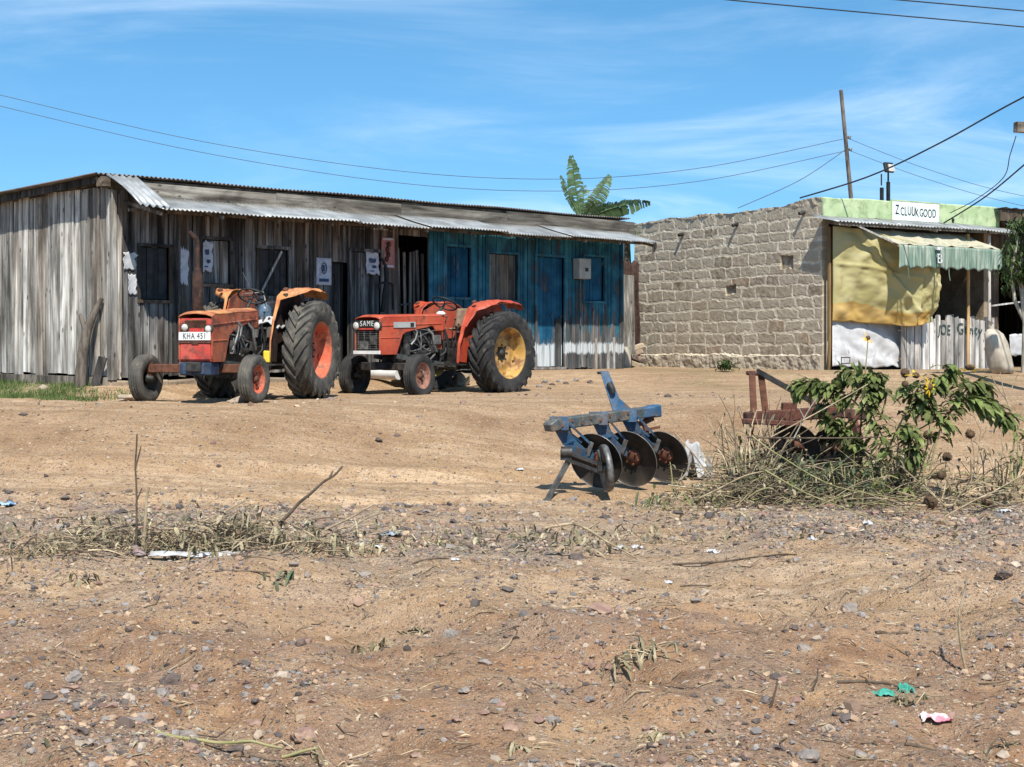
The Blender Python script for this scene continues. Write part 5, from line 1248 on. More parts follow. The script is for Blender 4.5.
T2=tractor('tractor','red tractor with yellow rear wheel rims in front of the blue wall',base2,(-.6,-.8),dict(
    wb=1.85,xf=2.30,hw=.50,hl=1.46,zt=1.19,zr=1.23,zb=.63,kink=.50,kind=2,seed=8,dent=.004,side_mat='red',top_mat='red',nose_mat='ink',badge=1,
    wid=[.05,.055,.07,.18,.32,.39,.40,.38,.34],rear_half=.97,rear_w=.38,rear_R=.665,rear_rim=.41,rear_tyre='tyre',rear_rim_mat='rim_yellow',hub_mat='dark_metal',fl=.72,fr=-.76,fR=.33,fw=.18,frr=.20,
    ftyre='tyre',frim='rim_rust',frim2='dark_metal',steer=R(6),cam=(R(2),R(-3)),axle_mat='dark_metal',seat_mat='brown_seat',seat_z=1.0,sw_dz=.20,sw_tilt=30,
    fend_mat=('red','red'),skirt_mat='red',fend_dent=.035))
m=MB(); m.box((1.0,.24,.86),(.14,.10,.14)); m.build('fuel_filter',MT['grey_metal'],T2)
e=mounted(T2,'white_rag','small white rag on the dashboard of the red tractor','rag',(.80,.18,1.24))
m=MB(); m.lathe([(0,0),(.07,0),(.08,.03),(.04,.06),(0,.065)],(0,0,0),(0,0,1),12); m.build('body',MT['white_paint'],e)
# chock stones at the wheels of the first tractor
def rock_mesh(seed,sx,sy,sz,sub=2):
    import bmesh
    bm=bmesh.new(); bmesh.ops.create_icosphere(bm,subdivisions=sub+1,radius=1)
    qq=random.Random(seed); cuts=[(Vector((qq.gauss(0,1),qq.gauss(0,1),qq.gauss(0,1))).normalized(),qq.uniform(.45,.8)) for _ in range(9)]
    for v in bm.verts:
        n_=mn.fractal(v.co*1.1+Vector((seed*3.1,seed,0)),1,2,3); k=1+.30*n_+.10*mn.fractal(v.co*3+Vector((seed,0,seed)),1,2,2)
        for pn,pd in cuts:
            e=v.co.dot(pn)-pd
            if e>0: v.co=v.co-pn*e*.92
        v.co=Vector((v.co.x*sx*k,v.co.y*sy*k,max(v.co.z,-.55)*sz*k))
    V=[tuple(v.co) for v in bm.verts]; Fa=[tuple(x.index for x in f.verts) for f in bm.faces]; bm.free(); return V,Fa
def rock(label,px,py,wpx,mat,seed,asp=.6,group=None,cat='stone',smooth=False):
    p=gp(px,py); s=wpx/2/F*p.y; m=MB(); V,Fa=rock_mesh(seed,s,s*.8,s*asp); m.add(V,Fa,.5,0,smooth)
    o=m.build('stone',MT[mat]); o.location=(p.x,p.y,p.z+s*asp*.25); o.rotation_euler=(0,0,seed*1.7); return tag(o,label,cat,group or 'loose stones on the bank')
rock('flat pale stone under the bare front wheel of the plated tractor',127,401,30,'stone_pale',31,.5)
rock('pale chock stone in front of the red rimmed front wheel',237,403,26,'stone_pale',32,.5)
# ------------------------------------------------------------------ ploughs
def plough():
    o=gp(612,486); o.y=16.5; o.x=(612-512)/F*16.5; o.z=gz(o.x,o.y)
    e=thing('disc_plough','blue three-disc plough resting on bare dirt','plough',o)
    def w(px,py,dy=0.0): return at(px,py,o.y+dy)-o
    A=w(556,424,-.42); B=w(640,413,.36)
    m=MB(); d=(B-A).normalized(); m.bar(A-d*.04,B,.15,.12,up=(0,0,1)); m.bar(A-d*.12+Vector((0,0,-.03)),A-d*.02,.14,.09,up=(0,0,1),w2=.16,h2=.13)
    BM=m.build('beam',MT['blue_grey'],e,bevel=.012)
    m=MB()
    for k in range(9):
        p=A.lerp(B,.06+k*.11)+Vector((.01,-.072,.02 if k%2 else -.02)); m.cyl(p,p+Vector((.004,-.028,0)),.016,6)
    m.build('bolt',MT['rust'],BM); BM['label']='scuffed grey-blue beam'
    m=MB(); C_=w(653,411,.50); m.bar(B-d*.02,C_,.15,.12,up=(0,0,1)); m.bar(C_-d*.05,C_+d*.07,.16,.14); m.build('beam_head',MT['blue_paint'],BM,bevel=.015)
    # mast: gusseted flat plates leaning to the left
    m=MB(); top=w(604,371,.28); nrm=Vector((.12,-1,.0)).normalized()
    for k in (-.05,.05):
        off=Vector((0,k,0)); bl=w(613,411,.22)+off; br=w(634,411,.30)+off; t1=top+Vector((-.045,k*.6,0)); t2=top+Vector((.05,k*.6,0.0)); mid=w(619,398,.25)+off
        th=Vector((0,.018,0)); ring=[bl,br,mid,t2,t1]
        m.add(ring+[p+th for p in ring],[(0,1,2,3,4),(9,8,7,6,5),(0,5,6,1),(1,6,7,2),(2,7,8,3),(3,8,9,4),(4,9,5,0)])
    M_=m.build('mast',MT['blue_paint'],e)
    m=MB(); m.cyl(top+Vector((-.07,-.03,-.02)),top+Vector((.05,.06,-.02)),.016,8); m.tube([w(609,383,.2),w(612,388,.18),w(613,393,.18)],.035,7); m.build('pin',MT['dark_metal'],M_)
    # discs, each with its standard and hub
    nv=Vector((-.50,-.80,-.30)).normalized()
    for px,py,dy,stt,rw in ((596,461,-.26,(560,424,-.36),.315),(630,459,.02,(599,419,-.02),.325),(663,457,.30,(628,416,.26),.305)):
        c=w(px,py,dy); m=MB(); prof=[]
        for i in range(11):
            r_=rw*i/10; prof.append((max(r_,.0005),-.075*(1-(i/10)**2)))
        m.lathe(prof+[(rw,.006)]+[(max(rw*i/10-.002,.0005),-.075*(1-(i/10)**2)-.012) for i in range(10,-1,-1)],c,nv,56,.5)
        D=m.build('disc',MT['disc'],e)
        m=MB(); m.lathe([(rw-.001,.008),(rw+.002,.006),(rw+.002,-.003),(rw-.004,-.005)],c,nv,56,.5,closed=True); m.build('cutting_edge',MT['disc_edge'],D)
        m=MB(); m.lathe([(.0001,-.03),(.06,-.035),(.095,-.055),(.10,-.075)],c,nv,20,.5); m.lathe([(.12,-.07),(.11,-.17),(.07,-.24),(.0001,-.25)],c,nv,18,.4)
        for k in range(6):
            a=2*math.pi*k/6; ee=nv.orthogonal().normalized(); gg=nv.cross(ee); p=c+(ee*math.cos(a)+gg*math.sin(a))*.075; m.cyl(p-nv*.05,p-nv*.02,.012,6)
        m.build('hub',MT['rust'],D)
        m=MB(); s0=w(*stt); hb=c-nv*.17
        pts=[s0,s0.lerp(hb,.25)+Vector((-.03,-.02,-.09)),s0.lerp(hb,.60)+Vector((-.05,-.02,-.10)),hb]
        for i in range(3): m.bar(pts[i],pts[i+1]+(pts[i+1]-pts[i]).normalized()*.02,[.16,.13,.11][i],[.07,.07,.09][i],up=(-.2,-1,0),w2=[.13,.11,.10][i],h2=.08)
        m.bar(s0+Vector((-.05,-.06,.02)),s0.lerp(hb,.55)+Vector((-.03,-.05,0)),.025,.05,up=(0,-1,0)); m.bar(s0+Vector((.08,-.06,.02)),s0.lerp(hb,.6)+Vector((.04,-.05,0)),.025,.05,up=(0,-1,0)); m.bar(s0+Vector((-.01,-.03,.08)),s0+Vector((-.01,-.03,-.06)),.20,.14,up=(0,1,0))
        m.build('standard',MT['blue_paint'],e)
        # scraper blade
        m=MB(); m.bar(c+Vector((-.02,.0,rw*.7))+nv*.05,c+Vector((-.06,.06,rw*.25))+nv*.06,.05,.012,up=nv); m.build('scraper',MT['grey_metal'],e)
    # furrow wheel with bracket, stand leg
    fc=w(606,468,-.50); fn=Vector((-.985,-.13,-.12)).normalized()
    m=MB(); m.lathe([(.245,-.035),(.255,-.01),(.255,.01),(.245,.035),(.225,.02),(.19,.006),(.05,.01),(.05,-.01),(.19,-.006),(.225,-.02)],fc,fn,40,.5,closed=True); FW=m.build('furrow_wheel',MT['grey_metal'],e)
    m=MB(); m.lathe([(.0001,.10),(.05,.09),(.055,-.06),(.0001,-.07)],fc,fn,14); m.build('hub',MT['grey_metal'],FW)
    m=MB(); 
    for k in (0,.08): m.bar(w(566,452,-.42)+Vector((0,0,-k)),w(602,465,-.56)+Vector((0,0,-k)),.03,.035)
    m.bar(w(566,450,-.42),w(566,460,-.42),.05,.12,up=(1,0,0)); m.bar(w(600,461,-.56),w(600,471,-.56),.05,.05,up=(1,0,0)); m.cyl(w(561,452,-.42),w(572,452,-.42),.06,10); m.tube([w(598,450,-.5),w(601,462,-.54),fc],.022,7); m.build('wheel_bracket',MT['dark_metal'],e)
    m=MB(); f_=w(547,488,-.55); f_.z=gz(o.x+f_.x,o.y+f_.y)-o.z; m.bar(w(568,462,-.40),f_,.045,.045); m.box(f_+Vector((-.0,0,.0)),(.10,.07,.02)); m.build('stand_leg',MT['grey_metal'],e)
    # linkage arm at the far end
    m=MB(); m.tube([w(644,424,.42),w(648,436,.42),w(646,452,.40)],.03,7); m.bar(w(645,430,.40),w(660,427,.35),.03,.03); m.bar(w(640,424,.4),w(652,418,.5),.07,.05); m.build('linkage_bracket',MT['rust'],e)
plough()
def plough2():
    o=gp(800,470); o.y=16.6; o.x=(800-512)/F*16.6; o.z=gz(o.x,o.y)
    e=thing('rusty_plough','rust red plough half hidden behind cut sunflower plants','plough',o)
    def w(px,py,dy=0.0): return at(px,py,o.y+dy)-o
    m=MB(); m.bar(w(745,418,-.1),w(835,412,.25),.11,.13); m.bar(w(742,421,-.2),w(800,424,-.25),.05,.06); m.bar(w(832,412,.25),w(870,416,.5),.09,.11); m.build('beam',MT['rust_red'],e,bevel=.012)
    m=MB()
    for a,b in (((752,371,0),(754,418,-.12)),((761,374,.1),(766,416,.05))): m.bar(w(*a),w(*b),.07,.03,up=(0,-1,0))
    m.cyl(w(747,373,.0),w(765,374,.1),.025,8); m.build('mast',MT['rust'],e)
    m=MB(); m.bar(w(757,371,.05),w(813,402,.25),.045,.055); m.build('brace',MT['dark_metal'],e)
    m=MB(); m.box(w(789,408,.1),(.16,.12,.12)); m.build('bracket',MT['rust_red'],e,bevel=.01); m=MB(); m.bar(w(850,412,.3),w(860,440,.2),.07,.08); m.build('bracket',MT['rust_red'],e,bevel=.01)
    m=MB(); m.bar(w(812,398,.25),w(814,416,.25),.06,.06); m.build('bracket',MT['rust_red'],e,bevel=.01)
    nv=Vector((-.45,-.82,-.28)).normalized()
    for px,py,dy,rw in ((838,452,.1,.30),(795,448,-.1,.28)):
        c=w(px,py,dy); m=MB(); prof=[(max(rw*i/8,.0005),-.07*(1-(i/8)**2)) for i in range(9)]
        m.lathe(prof+[(rw,.006)]+[(max(rw*i/8-.002,.0005),-.07*(1-(i/8)**2)-.012) for i in range(8,-1,-1)],c,nv,44,.5); D=m.build('disc',MT['disc'],e)
        m=MB(); m.lathe([(.0001,-.03),(.09,-.05),(.11,-.16),(.0001,-.2)],c,nv,14); m.build('hub',MT['rust'],D)
        m=MB(); m.bar(c-nv*.14,Vector((c.x-.08,c.y+.1,w(0,415).z)),.09,.07); m.build('standard',MT['rust_red'],e)
plough2()
# ------------------------------------------------------------------ scrap and litter
def crumpled(name,label,cat,px,py,wpx,hpx,mat,seed,up=.5,group=None):
    p=gp(px,py); s=p.y/F; W=wpx*s; H=hpx*s; q=random.Random(seed); m=MB(); n=14
    # a crumpled sheet lying and rising from the ground
    G=[]
    for i in range(n+1):
        row=[]
        for j in range(n+1):
            u,v=i/n,j/n
            x=(u-.5)*W*(1+.25*fbm(v*2,seed,1.3,2)); z=H*up*(.5+1.1*fbm(u*2.2+seed,v*2.2,1.6,4)+.5*math.sin(v*math.pi)*math.sin(u*math.pi)); y=(v-.5)*W*.8+.1*W*fbm(u*3,v*3+seed,1.5,2)
            row.append((x,y,max(.004,z)))
        G.append(row)
    m.grid(G,.5,th=.003,smooth=False); o=m.build(name,mat); o.location=p; o.rotation_euler=(0,0,q.uniform(-.4,.4)); return tag(o,label,cat,group)
crumpled('plastic_bag','crumpled white plastic bag beside the blue plough',  'bag',694,480,36,30,MT['whiteplastic'],3,.8)
crumpled('plastic_scrap','teal plastic scrap, flatter one on the slope','plastic scrap',883,695,22,13,MT['teal'],5,.28)
crumpled('plastic_scrap','teal plastic scrap, small upright one nearest the pink wrapper','plastic scrap',906,693,15,13,MT['teal'],6,.5)
crumpled('wrapper','white and pink wrapper on the near slope','wrapper',936,720,30,14,MT['pink'],7,.4)
crumpled('plastic_scrap','small blue plastic scrap at the left edge of the yard','plastic scrap',3,505,20,6,MT['bluescrap'],8,.5)
crumpled('plastic_scrap','blue-grey scrap lying in the gravel right of the dry weeds','plastic scrap',391,535,26,7,MT['greyscrap'],9,.5)
for k,(px,py,s) in enumerate(((357,546,9),(380,548,9),(620,549,11),(713,553,12),(637,548,10),(668,583,9),(1004,512,11),(812,540,10),(868,524,10),(455,560,8),(520,470,7),(700,487,8))):
    crumpled('paper_scrap','small pale scrap of paper trodden into the gravel','paper scrap',px,py,s,s*.4,MT['whiteplastic'],20+k,.6,'pale paper scraps')
# white strip in the left weeds
p=gp(205,558); m=MB(); L0=Vector((-.42,.03,.03)); 
m.grid([[Vector((-.43+.86*i/20,.035*(j/3-.5)*2+.02*math.sin(i*.5),.025+.012*fbm(i*.3,j,1,2)+.02*(j==3))) for j in range(4)] for i in range(21)],.5,th=.006)
o=m.build('plastic_strip',MT['whiteplastic']); o.location=p; tag(o,'long white plastic strip lying under the dry weeds','plastic strip')
# whitewashed log behind the red tractor, dirt mound, rubble by the blue wall
p=gap(376,372,24.6); p.z=gz(p.x,p.y); m=MB(); m.tube([(-.42,.35,.10),(0,0.0,.11),(.40,-.34,.10)],[.10,.10,.09],12); o=m.build('whitewashed_log',MT['white_paint']); o.location=p; tag(o,'whitewashed log on the ground behind the red tractor','log')
rock('large earth-coloured lump behind the rear wheel gap of the red tractor',459,386,30,'concrete',41,.8)
for k,(px,py,s) in enumerate(((545,383,9),(552,385,8),(560,382,9),(566,384,7),(540,387,8),(549,389,6),(575,381,9),(590,383,8))):
    rock('small dark rubble stone near the yellow rimmed wheel',px,py,s,'stone_dark' if k%2 else 'stone_grey',50+k,.6,'rubble by the red tractor')
rock('brown stone in the green tuft below the plank gable',45,389,11,'stone_pale',61,.8)
rock('weathered grey slab at the left foot of the plank gable',8,379,24,'stone_grey',62,.9)
rock('dark lump of dung-like earth at the left edge of the bare yard',378,441,12,'stone_dark',64,.5)
big=[(485,664,17,'stone_grey','rounded grey stone in the middle of the near bank'),(849,610,27,'stone_grey','broad blue-grey stone high on the right bank'),(172,682,26,'stone_dark','long dark red-brown stone on the left bank'),(72,679,24,'stone_grey','flat grey stone left of the dark red-brown one'),(303,738,34,'stone_red','large reddish stone near the bottom, beside the green stem'),(600,613,30,'stone_red','pinkish red stone on the middle bank above wilted leaves'),(452,636,18,'stone_grey','upright grey stone beside the small weed clump'),(866,594,20,'stone_pale','pale tan stone near the upright dry stick'),(704,594,19,'stone_pale','pale flat stone below the long twig'),(806,757,26,'stone_grey','grey stone at the bottom edge right of centre'),(8,716,20,'stone_red','brick red stone at the left edge of the near bank'),(195,690,18,'stone_red','pinkish broken stone beside the long dark stone'),(1003,577,22,'stone_dark','dark stone near the right edge of the bank'),(578,559,19,'stone_dark','dark brown stone below the forked pale twig'),(234,752,22,'stone_dark','small dark stone under the bent green stem'),(190,738,24,'stone_grey','grey stone among gravel at lower left'),(590,700,14,'stone_grey','small grey stone below the wilted leaves'),(553,722,20,'stone_grey','grey stone in the lower middle gravel patch'),(795,628,12,'stone_dark','small dark stone left of the blue-grey stone')]
for k,(px,py,s,mt,lb) in enumerate(big): rock(lb,px,py,s,mt,70+k,.62)
# smaller loose stones one could count
q=random.Random(77); protos=[]
for k in range(6):
    m=MB(); V,Fa=rock_mesh(100+k,.05,.042,.032,2); m.add(V,Fa,.5); o=m.build('stone',MT[('stone_grey','stone_red','stone_pale','stone_dark','stone_grey','stone_red')[k]]); protos.append(o)
    p=gp(q.uniform(20,1000),q.uniform(600,750)); o.location=p; tag(o,('small grey stone lying loose on the near bank','small reddish stone lying loose on the near bank','small pale stone lying loose on the near bank','small dark stone lying loose on the near bank','small grey stone lying loose on the near bank','small reddish stone lying loose on the near bank')[k],'stone','small loose stones on the bank')
for i in range(90):
    k=i%6; p=gp(q.uniform(5,1019),545+215*q.random()**.8); s=q.uniform(.35,.8)
    dup(protos[k],(p.x,p.y,p.z+.006),q.uniform(0,6),None,None,(s,s*q.uniform(.8,1.2),s*q.uniform(.7,1.1)))

# ------------------------------------------------------------------ gravel and straw litter (uncountable)
def scatter_stones():
    q=np.random.default_rng(5); t=(1+5**.5)/2
    iv=np.array([(-1,t,0),(1,t,0),(-1,-t,0),(1,-t,0),(0,-1,t),(0,1,t),(0,-1,-t),(0,1,-t),(t,0,-1),(t,0,1),(-t,0,-1),(-t,0,1)],float); iv/=np.linalg.norm(iv[0])
    it=[(0,11,5),(0,5,1),(0,1,7),(0,7,10),(0,10,11),(1,5,9),(5,11,4),(11,10,2),(10,7,6),(7,1,8),(3,9,4),(3,4,2),(3,2,6),(3,6,8),(3,8,9),(4,9,5),(2,4,11),(6,2,10),(8,6,7),(9,8,1)]
    V=[];Fa=[];A=[]; n=0; want=80000; tries=0
    while n<want and tries<900000:
        tries+=1
        y=5.6+(q.random()**1.25)*10.6 if q.random()<.86 else q.uniform(15,23.5); x=q.uniform(-1,1)*(.36*y+1.6)
        n1=fbm(x,y,.5,3); n2=fbm(x+20,y,1.3,3); n3=fbm(x,y+50,3.5,2)
        dens=.05+.62*sm(n2*2.6+.25)*(.35+1.0*sm(n3*2+.3))
        if y<10.5 and x<-1.0: dens+=.18
        dens*=1-.85*math.exp(-(((x+1.2)/1.0)**2+((y-9.7)/.7)**2))-.6*math.exp(-(((x-1.0)/.9)**2+((y-8.0)/.9)**2))
        if 10.6<y<15.4: dens+=.55*sm(n1*1.5+.7)
        if y>15.4: dens=.12+.45*sm(fbm(x,y,.9,3)*2)*(1 if abs(y-crest(x)+1.2)<1.6 else .5)
        if q.random()>dens: continue
        s=.0082*math.exp(q.normal()*.58); 
        if q.random()<.04: s*=1.9
        if y>15.4: s*=.8
        s=min(s,.05)*(.5 if q.random()<.55 else 1)*(1 if y<12 else 1.25)
        sc3=np.array([1,q.uniform(.65,1),q.uniform(.45,.8)])*s
        a,b=q.uniform(0,6.28),q.uniform(-.4,.4); ca,sa,cb_,sb=math.cos(a),math.sin(a),math.cos(b),math.sin(b)
        P=iv*sc3*(1+.22*q.standard_normal((12,1)))
        P=P@np.array([[ca,sa,0],[-sa,ca,0],[0,0,1]])@np.array([[1,0,0],[0,cb_,sb],[0,-sb,cb_]])
        P=P+np.array([x,y,gz(x,y)+s*.12]); b0=12*n; V.append(P); Fa+= [(i+b0,j+b0,k+b0) for i,j,k in it]
        c=q.random(); A+=[c]*20; n+=1
    m=MB(); m.v=[tuple(p) for p in np.concatenate(V)]; m.f=Fa; m.a=A; m.m=[0]*len(Fa); m.sm=[False]*len(Fa)
    o=m.build('gravel',MT['gravel']); o['kind']='stuff'; o['label']='mixed grey and red-brown gravel strewn over the dirt bank'; o['category']='gravel'
scatter_stones()
def rdir(q):
    v=Vector((q.gauss(0,1),q.gauss(0,1),q.gauss(0,1))); return v.normalized()
def litter():
    q=random.Random(31); m=MB()
    for _ in range(9500):
        y=5.8+q.random()**1.1*9.8; x=q.uniform(-1,1)*(.36*y+1.2)
        n2=fbm(x+7,y,1.1,3)
        d=.25+.6*sm(n2*2.5+.2)+(.5 if 11.5<y<15 and (x<-1.0 or x>1.2) else 0)
        if q.random()>d: continue
        z=gz(x,y)+.006; a=q.uniform(0,6.28); l=q.uniform(.010,.05)*(1 if q.random()<.85 else 1.8); w_=q.uniform(.003,.013); dx,dy=math.cos(a)*l,math.sin(a)*l; nx,ny=-math.sin(a)*w_,math.cos(a)*w_
        h=q.uniform(.002,.02)
        m.add([(x-dx,y-dy,z),(x,y+0,z+h),(x+dx,y+dy,z+q.uniform(0,.008)),(x+nx,y+ny,z+h*.7)],[(0,1,3),(1,2,3)],None,0 if q.random()<.7 else 1)
    for _ in range(1100):
        y=5.9+q.random()**1.1*8.6; x=q.uniform(-1,1)*(.36*y+1.0)
        if q.random()>.25+.9*sm(fbm(x+3,y+8,1.4,3)*2.2): continue
        m2=MB(); dd=rdir(q); big_leaf(m2,Vector((x,y,gz(x,y)+q.uniform(.004,.03))),(dd.x,dd.y,q.uniform(-.1,.5)),q.uniform(.03,.085),q.uniform(.008,.024),q,q.uniform(.5,2.0)); m.add(m2.v,m2.f,q.random(),q.choice((0,1,1)))
    for _ in range(420):
        y=5.9+q.random()**1.1*8.6; x=q.uniform(-1,1)*(.36*y+1.0); a=q.uniform(0,6.28); l=q.uniform(.05,.22); z=gz(x,y)
        P=[Vector((x,y,z+.006)),Vector((x+math.cos(a)*l*.5,y+math.sin(a)*l*.5,gz(x+math.cos(a)*l*.5,y+math.sin(a)*l*.5)+q.uniform(.006,.03))),Vector((x+math.cos(a+.3)*l,y+math.sin(a+.3)*l,gz(x+math.cos(a+.3)*l,y+math.sin(a+.3)*l)+q.uniform(.004,.04)))]
        m.tube(P,[.004,.0035,.002],4,None,q.choice((0,0,2)))
    o=m.build('dry_litter',[MT['stalk'],MT['wilt'],MT['stalkdark']]); o['kind']='stuff'; o['label']='scattered straw bits and dry leaf litter on the bank'; o['category']='litter'
def grass():
    q=random.Random(12); m=MB()
    for _ in range(26000):
        x,y=q.uniform(-9.5,-4.9),q.uniform(19.2,23.5)
        if shed_dist(x,y)<.12 or shed_dist(x,y)>1.25: continue
        if q.random()>sm(fbm(x,y,1.3,3)*1.5+.95-1.1*sm((x+5.9)/.5)): continue
        z=gz(x,y)-.01; h=q.uniform(.03,.10); a=q.uniform(0,6.28); w_=.007
        m.add([(x-w_*math.cos(a),y-w_*math.sin(a),z),(x+w_*math.cos(a),y+w_*math.sin(a),z),(x+q.uniform(-.04,.04),y+q.uniform(-.04,.04),z+h)],[(0,1,2)])
    o=m.build('grass',MT['grass']); o['kind']='stuff'; o['label']='short green grass tuft along the gable foot'; o['category']='grass'
grass()
# ------------------------------------------------------------------ plants cut and growing
def spline(W,k=8):
    out=[]; K=len(W)
    for i in range(K-1):
        p0=W[max(i-1,0)]; p1=W[i]; p2=W[i+1]; p3=W[min(i+2,K-1)]
        for j in range(k):
            t=j/k; out.append(.5*((2*p1)+(p2-p0)*t+(2*p0-5*p1+4*p2-p3)*t*t+(3*p1-p0-3*p2+p3)*t**3))
    out.append(W[-1]); return out
def big_leaf(m,p,d,l,w_,q,droop=.5,a=None):
    """broad folded leaf with a wavy edge, drooping from p along d"""
    d=Vector(d).normalized(); n=6; pts=[]; x=Vector(p)
    for i in range(n+1):
        pts.append(x.copy()); d=(d+Vector((0,0,-droop*.28))).normalized(); x=x+d*l/n
    if a is None: a=q.random()
    for i in range(n):
        t0,t1=i/n,(i+1)/n; w0=w_*math.sin(math.pi*min(1,.06+t0*.94))**.8; w1=w_*math.sin(math.pi*min(1,.06+t1*.94))**.8 if i<n-1 else 0
        dd=(pts[i+1]-pts[i]).normalized(); s=dd.cross(Vector((0,0,1))); s=s.normalized() if s.length>.05 else Vector((1,0,0)); u=s.cross(dd)
        for sd in (-1,1):
            k0=u*w0*q.uniform(-.1,.45); k1=u*w1*q.uniform(-.1,.45)
            m.add([pts[i],pts[i+1],pts[i+1]+s*sd*w1*.5+k1*.5,pts[i]+s*sd*w0*.5+k0*.5],[(0,1,2,3) if sd<0 else (3,2,1,0)],a)
def flower(m_pet,m_head,p,d,q,r=.05,petals=14,ragged=.3):
    d=Vector(d).normalized(); e=d.orthogonal().normalized(); g=d.cross(e)
    m_head.lathe([(.0001,-.03),(r*.55,-.028),(r*.8,-.0),(r*.55,.02),(.0001,.026)],p,d,12,.5)
    for k in range(petals):
        if q.random()<ragged: continue
        a=2*math.pi*k/petals+q.uniform(-.1,.1); o=e*math.cos(a)+g*math.sin(a); s=d.cross(o); l=r*q.uniform(1.3,1.9); dr=d*q.uniform(-.02,.02)
        m_pet.add([p+o*r*.6,p+o*(r*.6+l*.5)+s*r*.28+dr,p+o*(r*.6+l)+dr*2,p+o*(r*.6+l*.5)-s*r*.28+dr],[(0,1,2,3)])
def sunflower(label,base,Y,branches,leafn,lsize,flowers,seed,up=None,group=None,leafmat='leaf'):
    q=random.Random(seed); b=at(base[0],base[1],Y); o=Vector((b.x,b.y,gz(b.x,b.y))); e=thing('wild_sunflower',label,'plant',o,0,group)
    def w(px,py,dy=0): return at(px,py,Y+dy)-o
    st_=MB(); lf=MB(); pe=MB(); hd=MB()
    for bi,br in enumerate(branches):
        pts=spline([w(*p) for p in br]); n=len(pts)
        st_.tube(pts,[lerp(.011,.004,i/n) for i in range(n)],6)
        for k in range(leafn[bi]):
            t=q.uniform(.30,1.0); i=min(n-2,int(t*(n-1))); p=pts[i]; ax=(pts[i+1]-pts[i]).normalized(); d=rdir(q); d=d-ax*d.dot(ax); d=(d.normalized()+ax*.55); d.z=d.z*.55-.05
            big_leaf(lf,p+rdir(q)*.03,d,lsize*q.uniform(.55,1.2),lsize*q.uniform(.22,.36),q,q.uniform(.35,1.3))
    for (px,py,dy,fx,fy,fz,r,rag) in flowers: flower(pe,hd,w(px,py,dy),(fx,fy,fz),q,r,14,rag)
    st_.build('stem',MT['stalkgreen'],e); 
    if lf.v: lf.build('foliage',MT[leafmat],e)
    if pe.v: pe.build('petals',MT['petal'],e)
    if hd.v: hd.build('flower_head',MT['seedhead'],e)
    return e
Y0=15.7
sunflower('big green leafy sunflower branch drooping over the rusty plough',(888,490),Y0,
  [[(903,492,0),(888,450,-.05),(870,405,0),(872,372,.05)],[(888,450,0),(908,410,-.1),(932,388,-.15),(952,366,-.2)],[(880,430,0),(850,398,.1),(818,384,.1),(798,384,.15)],
   [(898,440,0),(935,418,-.1),(920,400,-.2),(905,385,-.2)],[(892,470,0),(858,445,.1),(838,428,.15),(822,404,.2)],[(895,470,0),(915,450,-.2),(905,425,-.2)],[(880,420,.1),(885,392,.1),(860,378,.1),(845,372,.1)]],
  [125,120,160,95,115,90,135],.21,[(930,387,-.50,.75,-.6,.1,.05,.1),(916,375,-.45,.2,-.3,.9,.05,.75),(905,384,-.5,0,-1,.2,.045,.9)],2)
sunflower('green sunflower branch with long drooping leaves at the right of the heap',(962,470),15.5,
  [[(930,470,0),(940,430,-.05),(957,402,0),(962,382,0)],[(945,415,0),(972,400,-.1),(990,404,-.15),(1008,418,-.2)],[(950,410,0),(968,388,.1),(978,384,.1),(985,392,.1)]],
  [76,110,78],.22,[(970,367,0,.1,.2,1,.065,.62)],5)
sunflower('tall single sunflower stem with one yellow bloom before the white sheet',(863,460),15.9,
  [[(858,460,0),(862,410,0),(866,365,0),(868,340,0)]],[3],.12,[(868,338,-.02,.35,-.6,.5,.032,.25)],7)
sunflower('small dark green sunflower regrowth at the right picture edge',(1018,480),15.0,
  [[(1014,485,0),(1018,455,0),(1016,425,0)],[(1015,480,0),(1024,450,0),(1028,430,0)],[(1013,480,0),(1010,455,.1)]],[16,14,9],.13,[],8)
sunflower('low grey green weed between the discs of the blue plough',(672,490),16.0,
  [[(672,492,0),(672,478,0),(670,462,0)],[(673,492,0),(680,480,0),(683,470,0)]],[9,8],.09,[],9,leafmat='wilt')
def low_weed(label,px,py,wpx,hpx,n,seed,mat='wilt',stem='stalk',group='low weeds on the gravel'):
    q=random.Random(seed); p=gp(px,py); s=p.y/F; W=wpx*s/2; H=hpx*s; e=thing('weed_clump',label,'weed',p,0,group); st_=MB(); lf=MB()
    for _ in range(n):
        b=Vector((q.uniform(-W,W)*.8,q.uniform(-W,W)*.4,0)); b.z=gz(p.x+b.x,p.y+b.y)-p.z-.01
        d=Vector((q.gauss(0,.8),q.gauss(0,.5),q.uniform(.15,.9))).normalized(); L=H*q.uniform(.4,1.1); k=Vector((q.gauss(0,.3),q.gauss(0,.3),-.3))*L
        pts=[b,b+d*L*.4,b+d*L*.8+k*.3,b+d*L+k*.8]; st_.tube(pts,[.005,.004,.003,.002],4)
        for _ in range(4):
            dd=rdir(q); big_leaf(lf,pts[q.randint(1,3)],(dd.x,dd.y,dd.z*.4-.1),q.uniform(.06,.19),q.uniform(.010,.030),q,q.uniform(.8,2.8))
    st_.build('stem',MT[stem],e); lf.build('leaves',MT[mat],e); return e
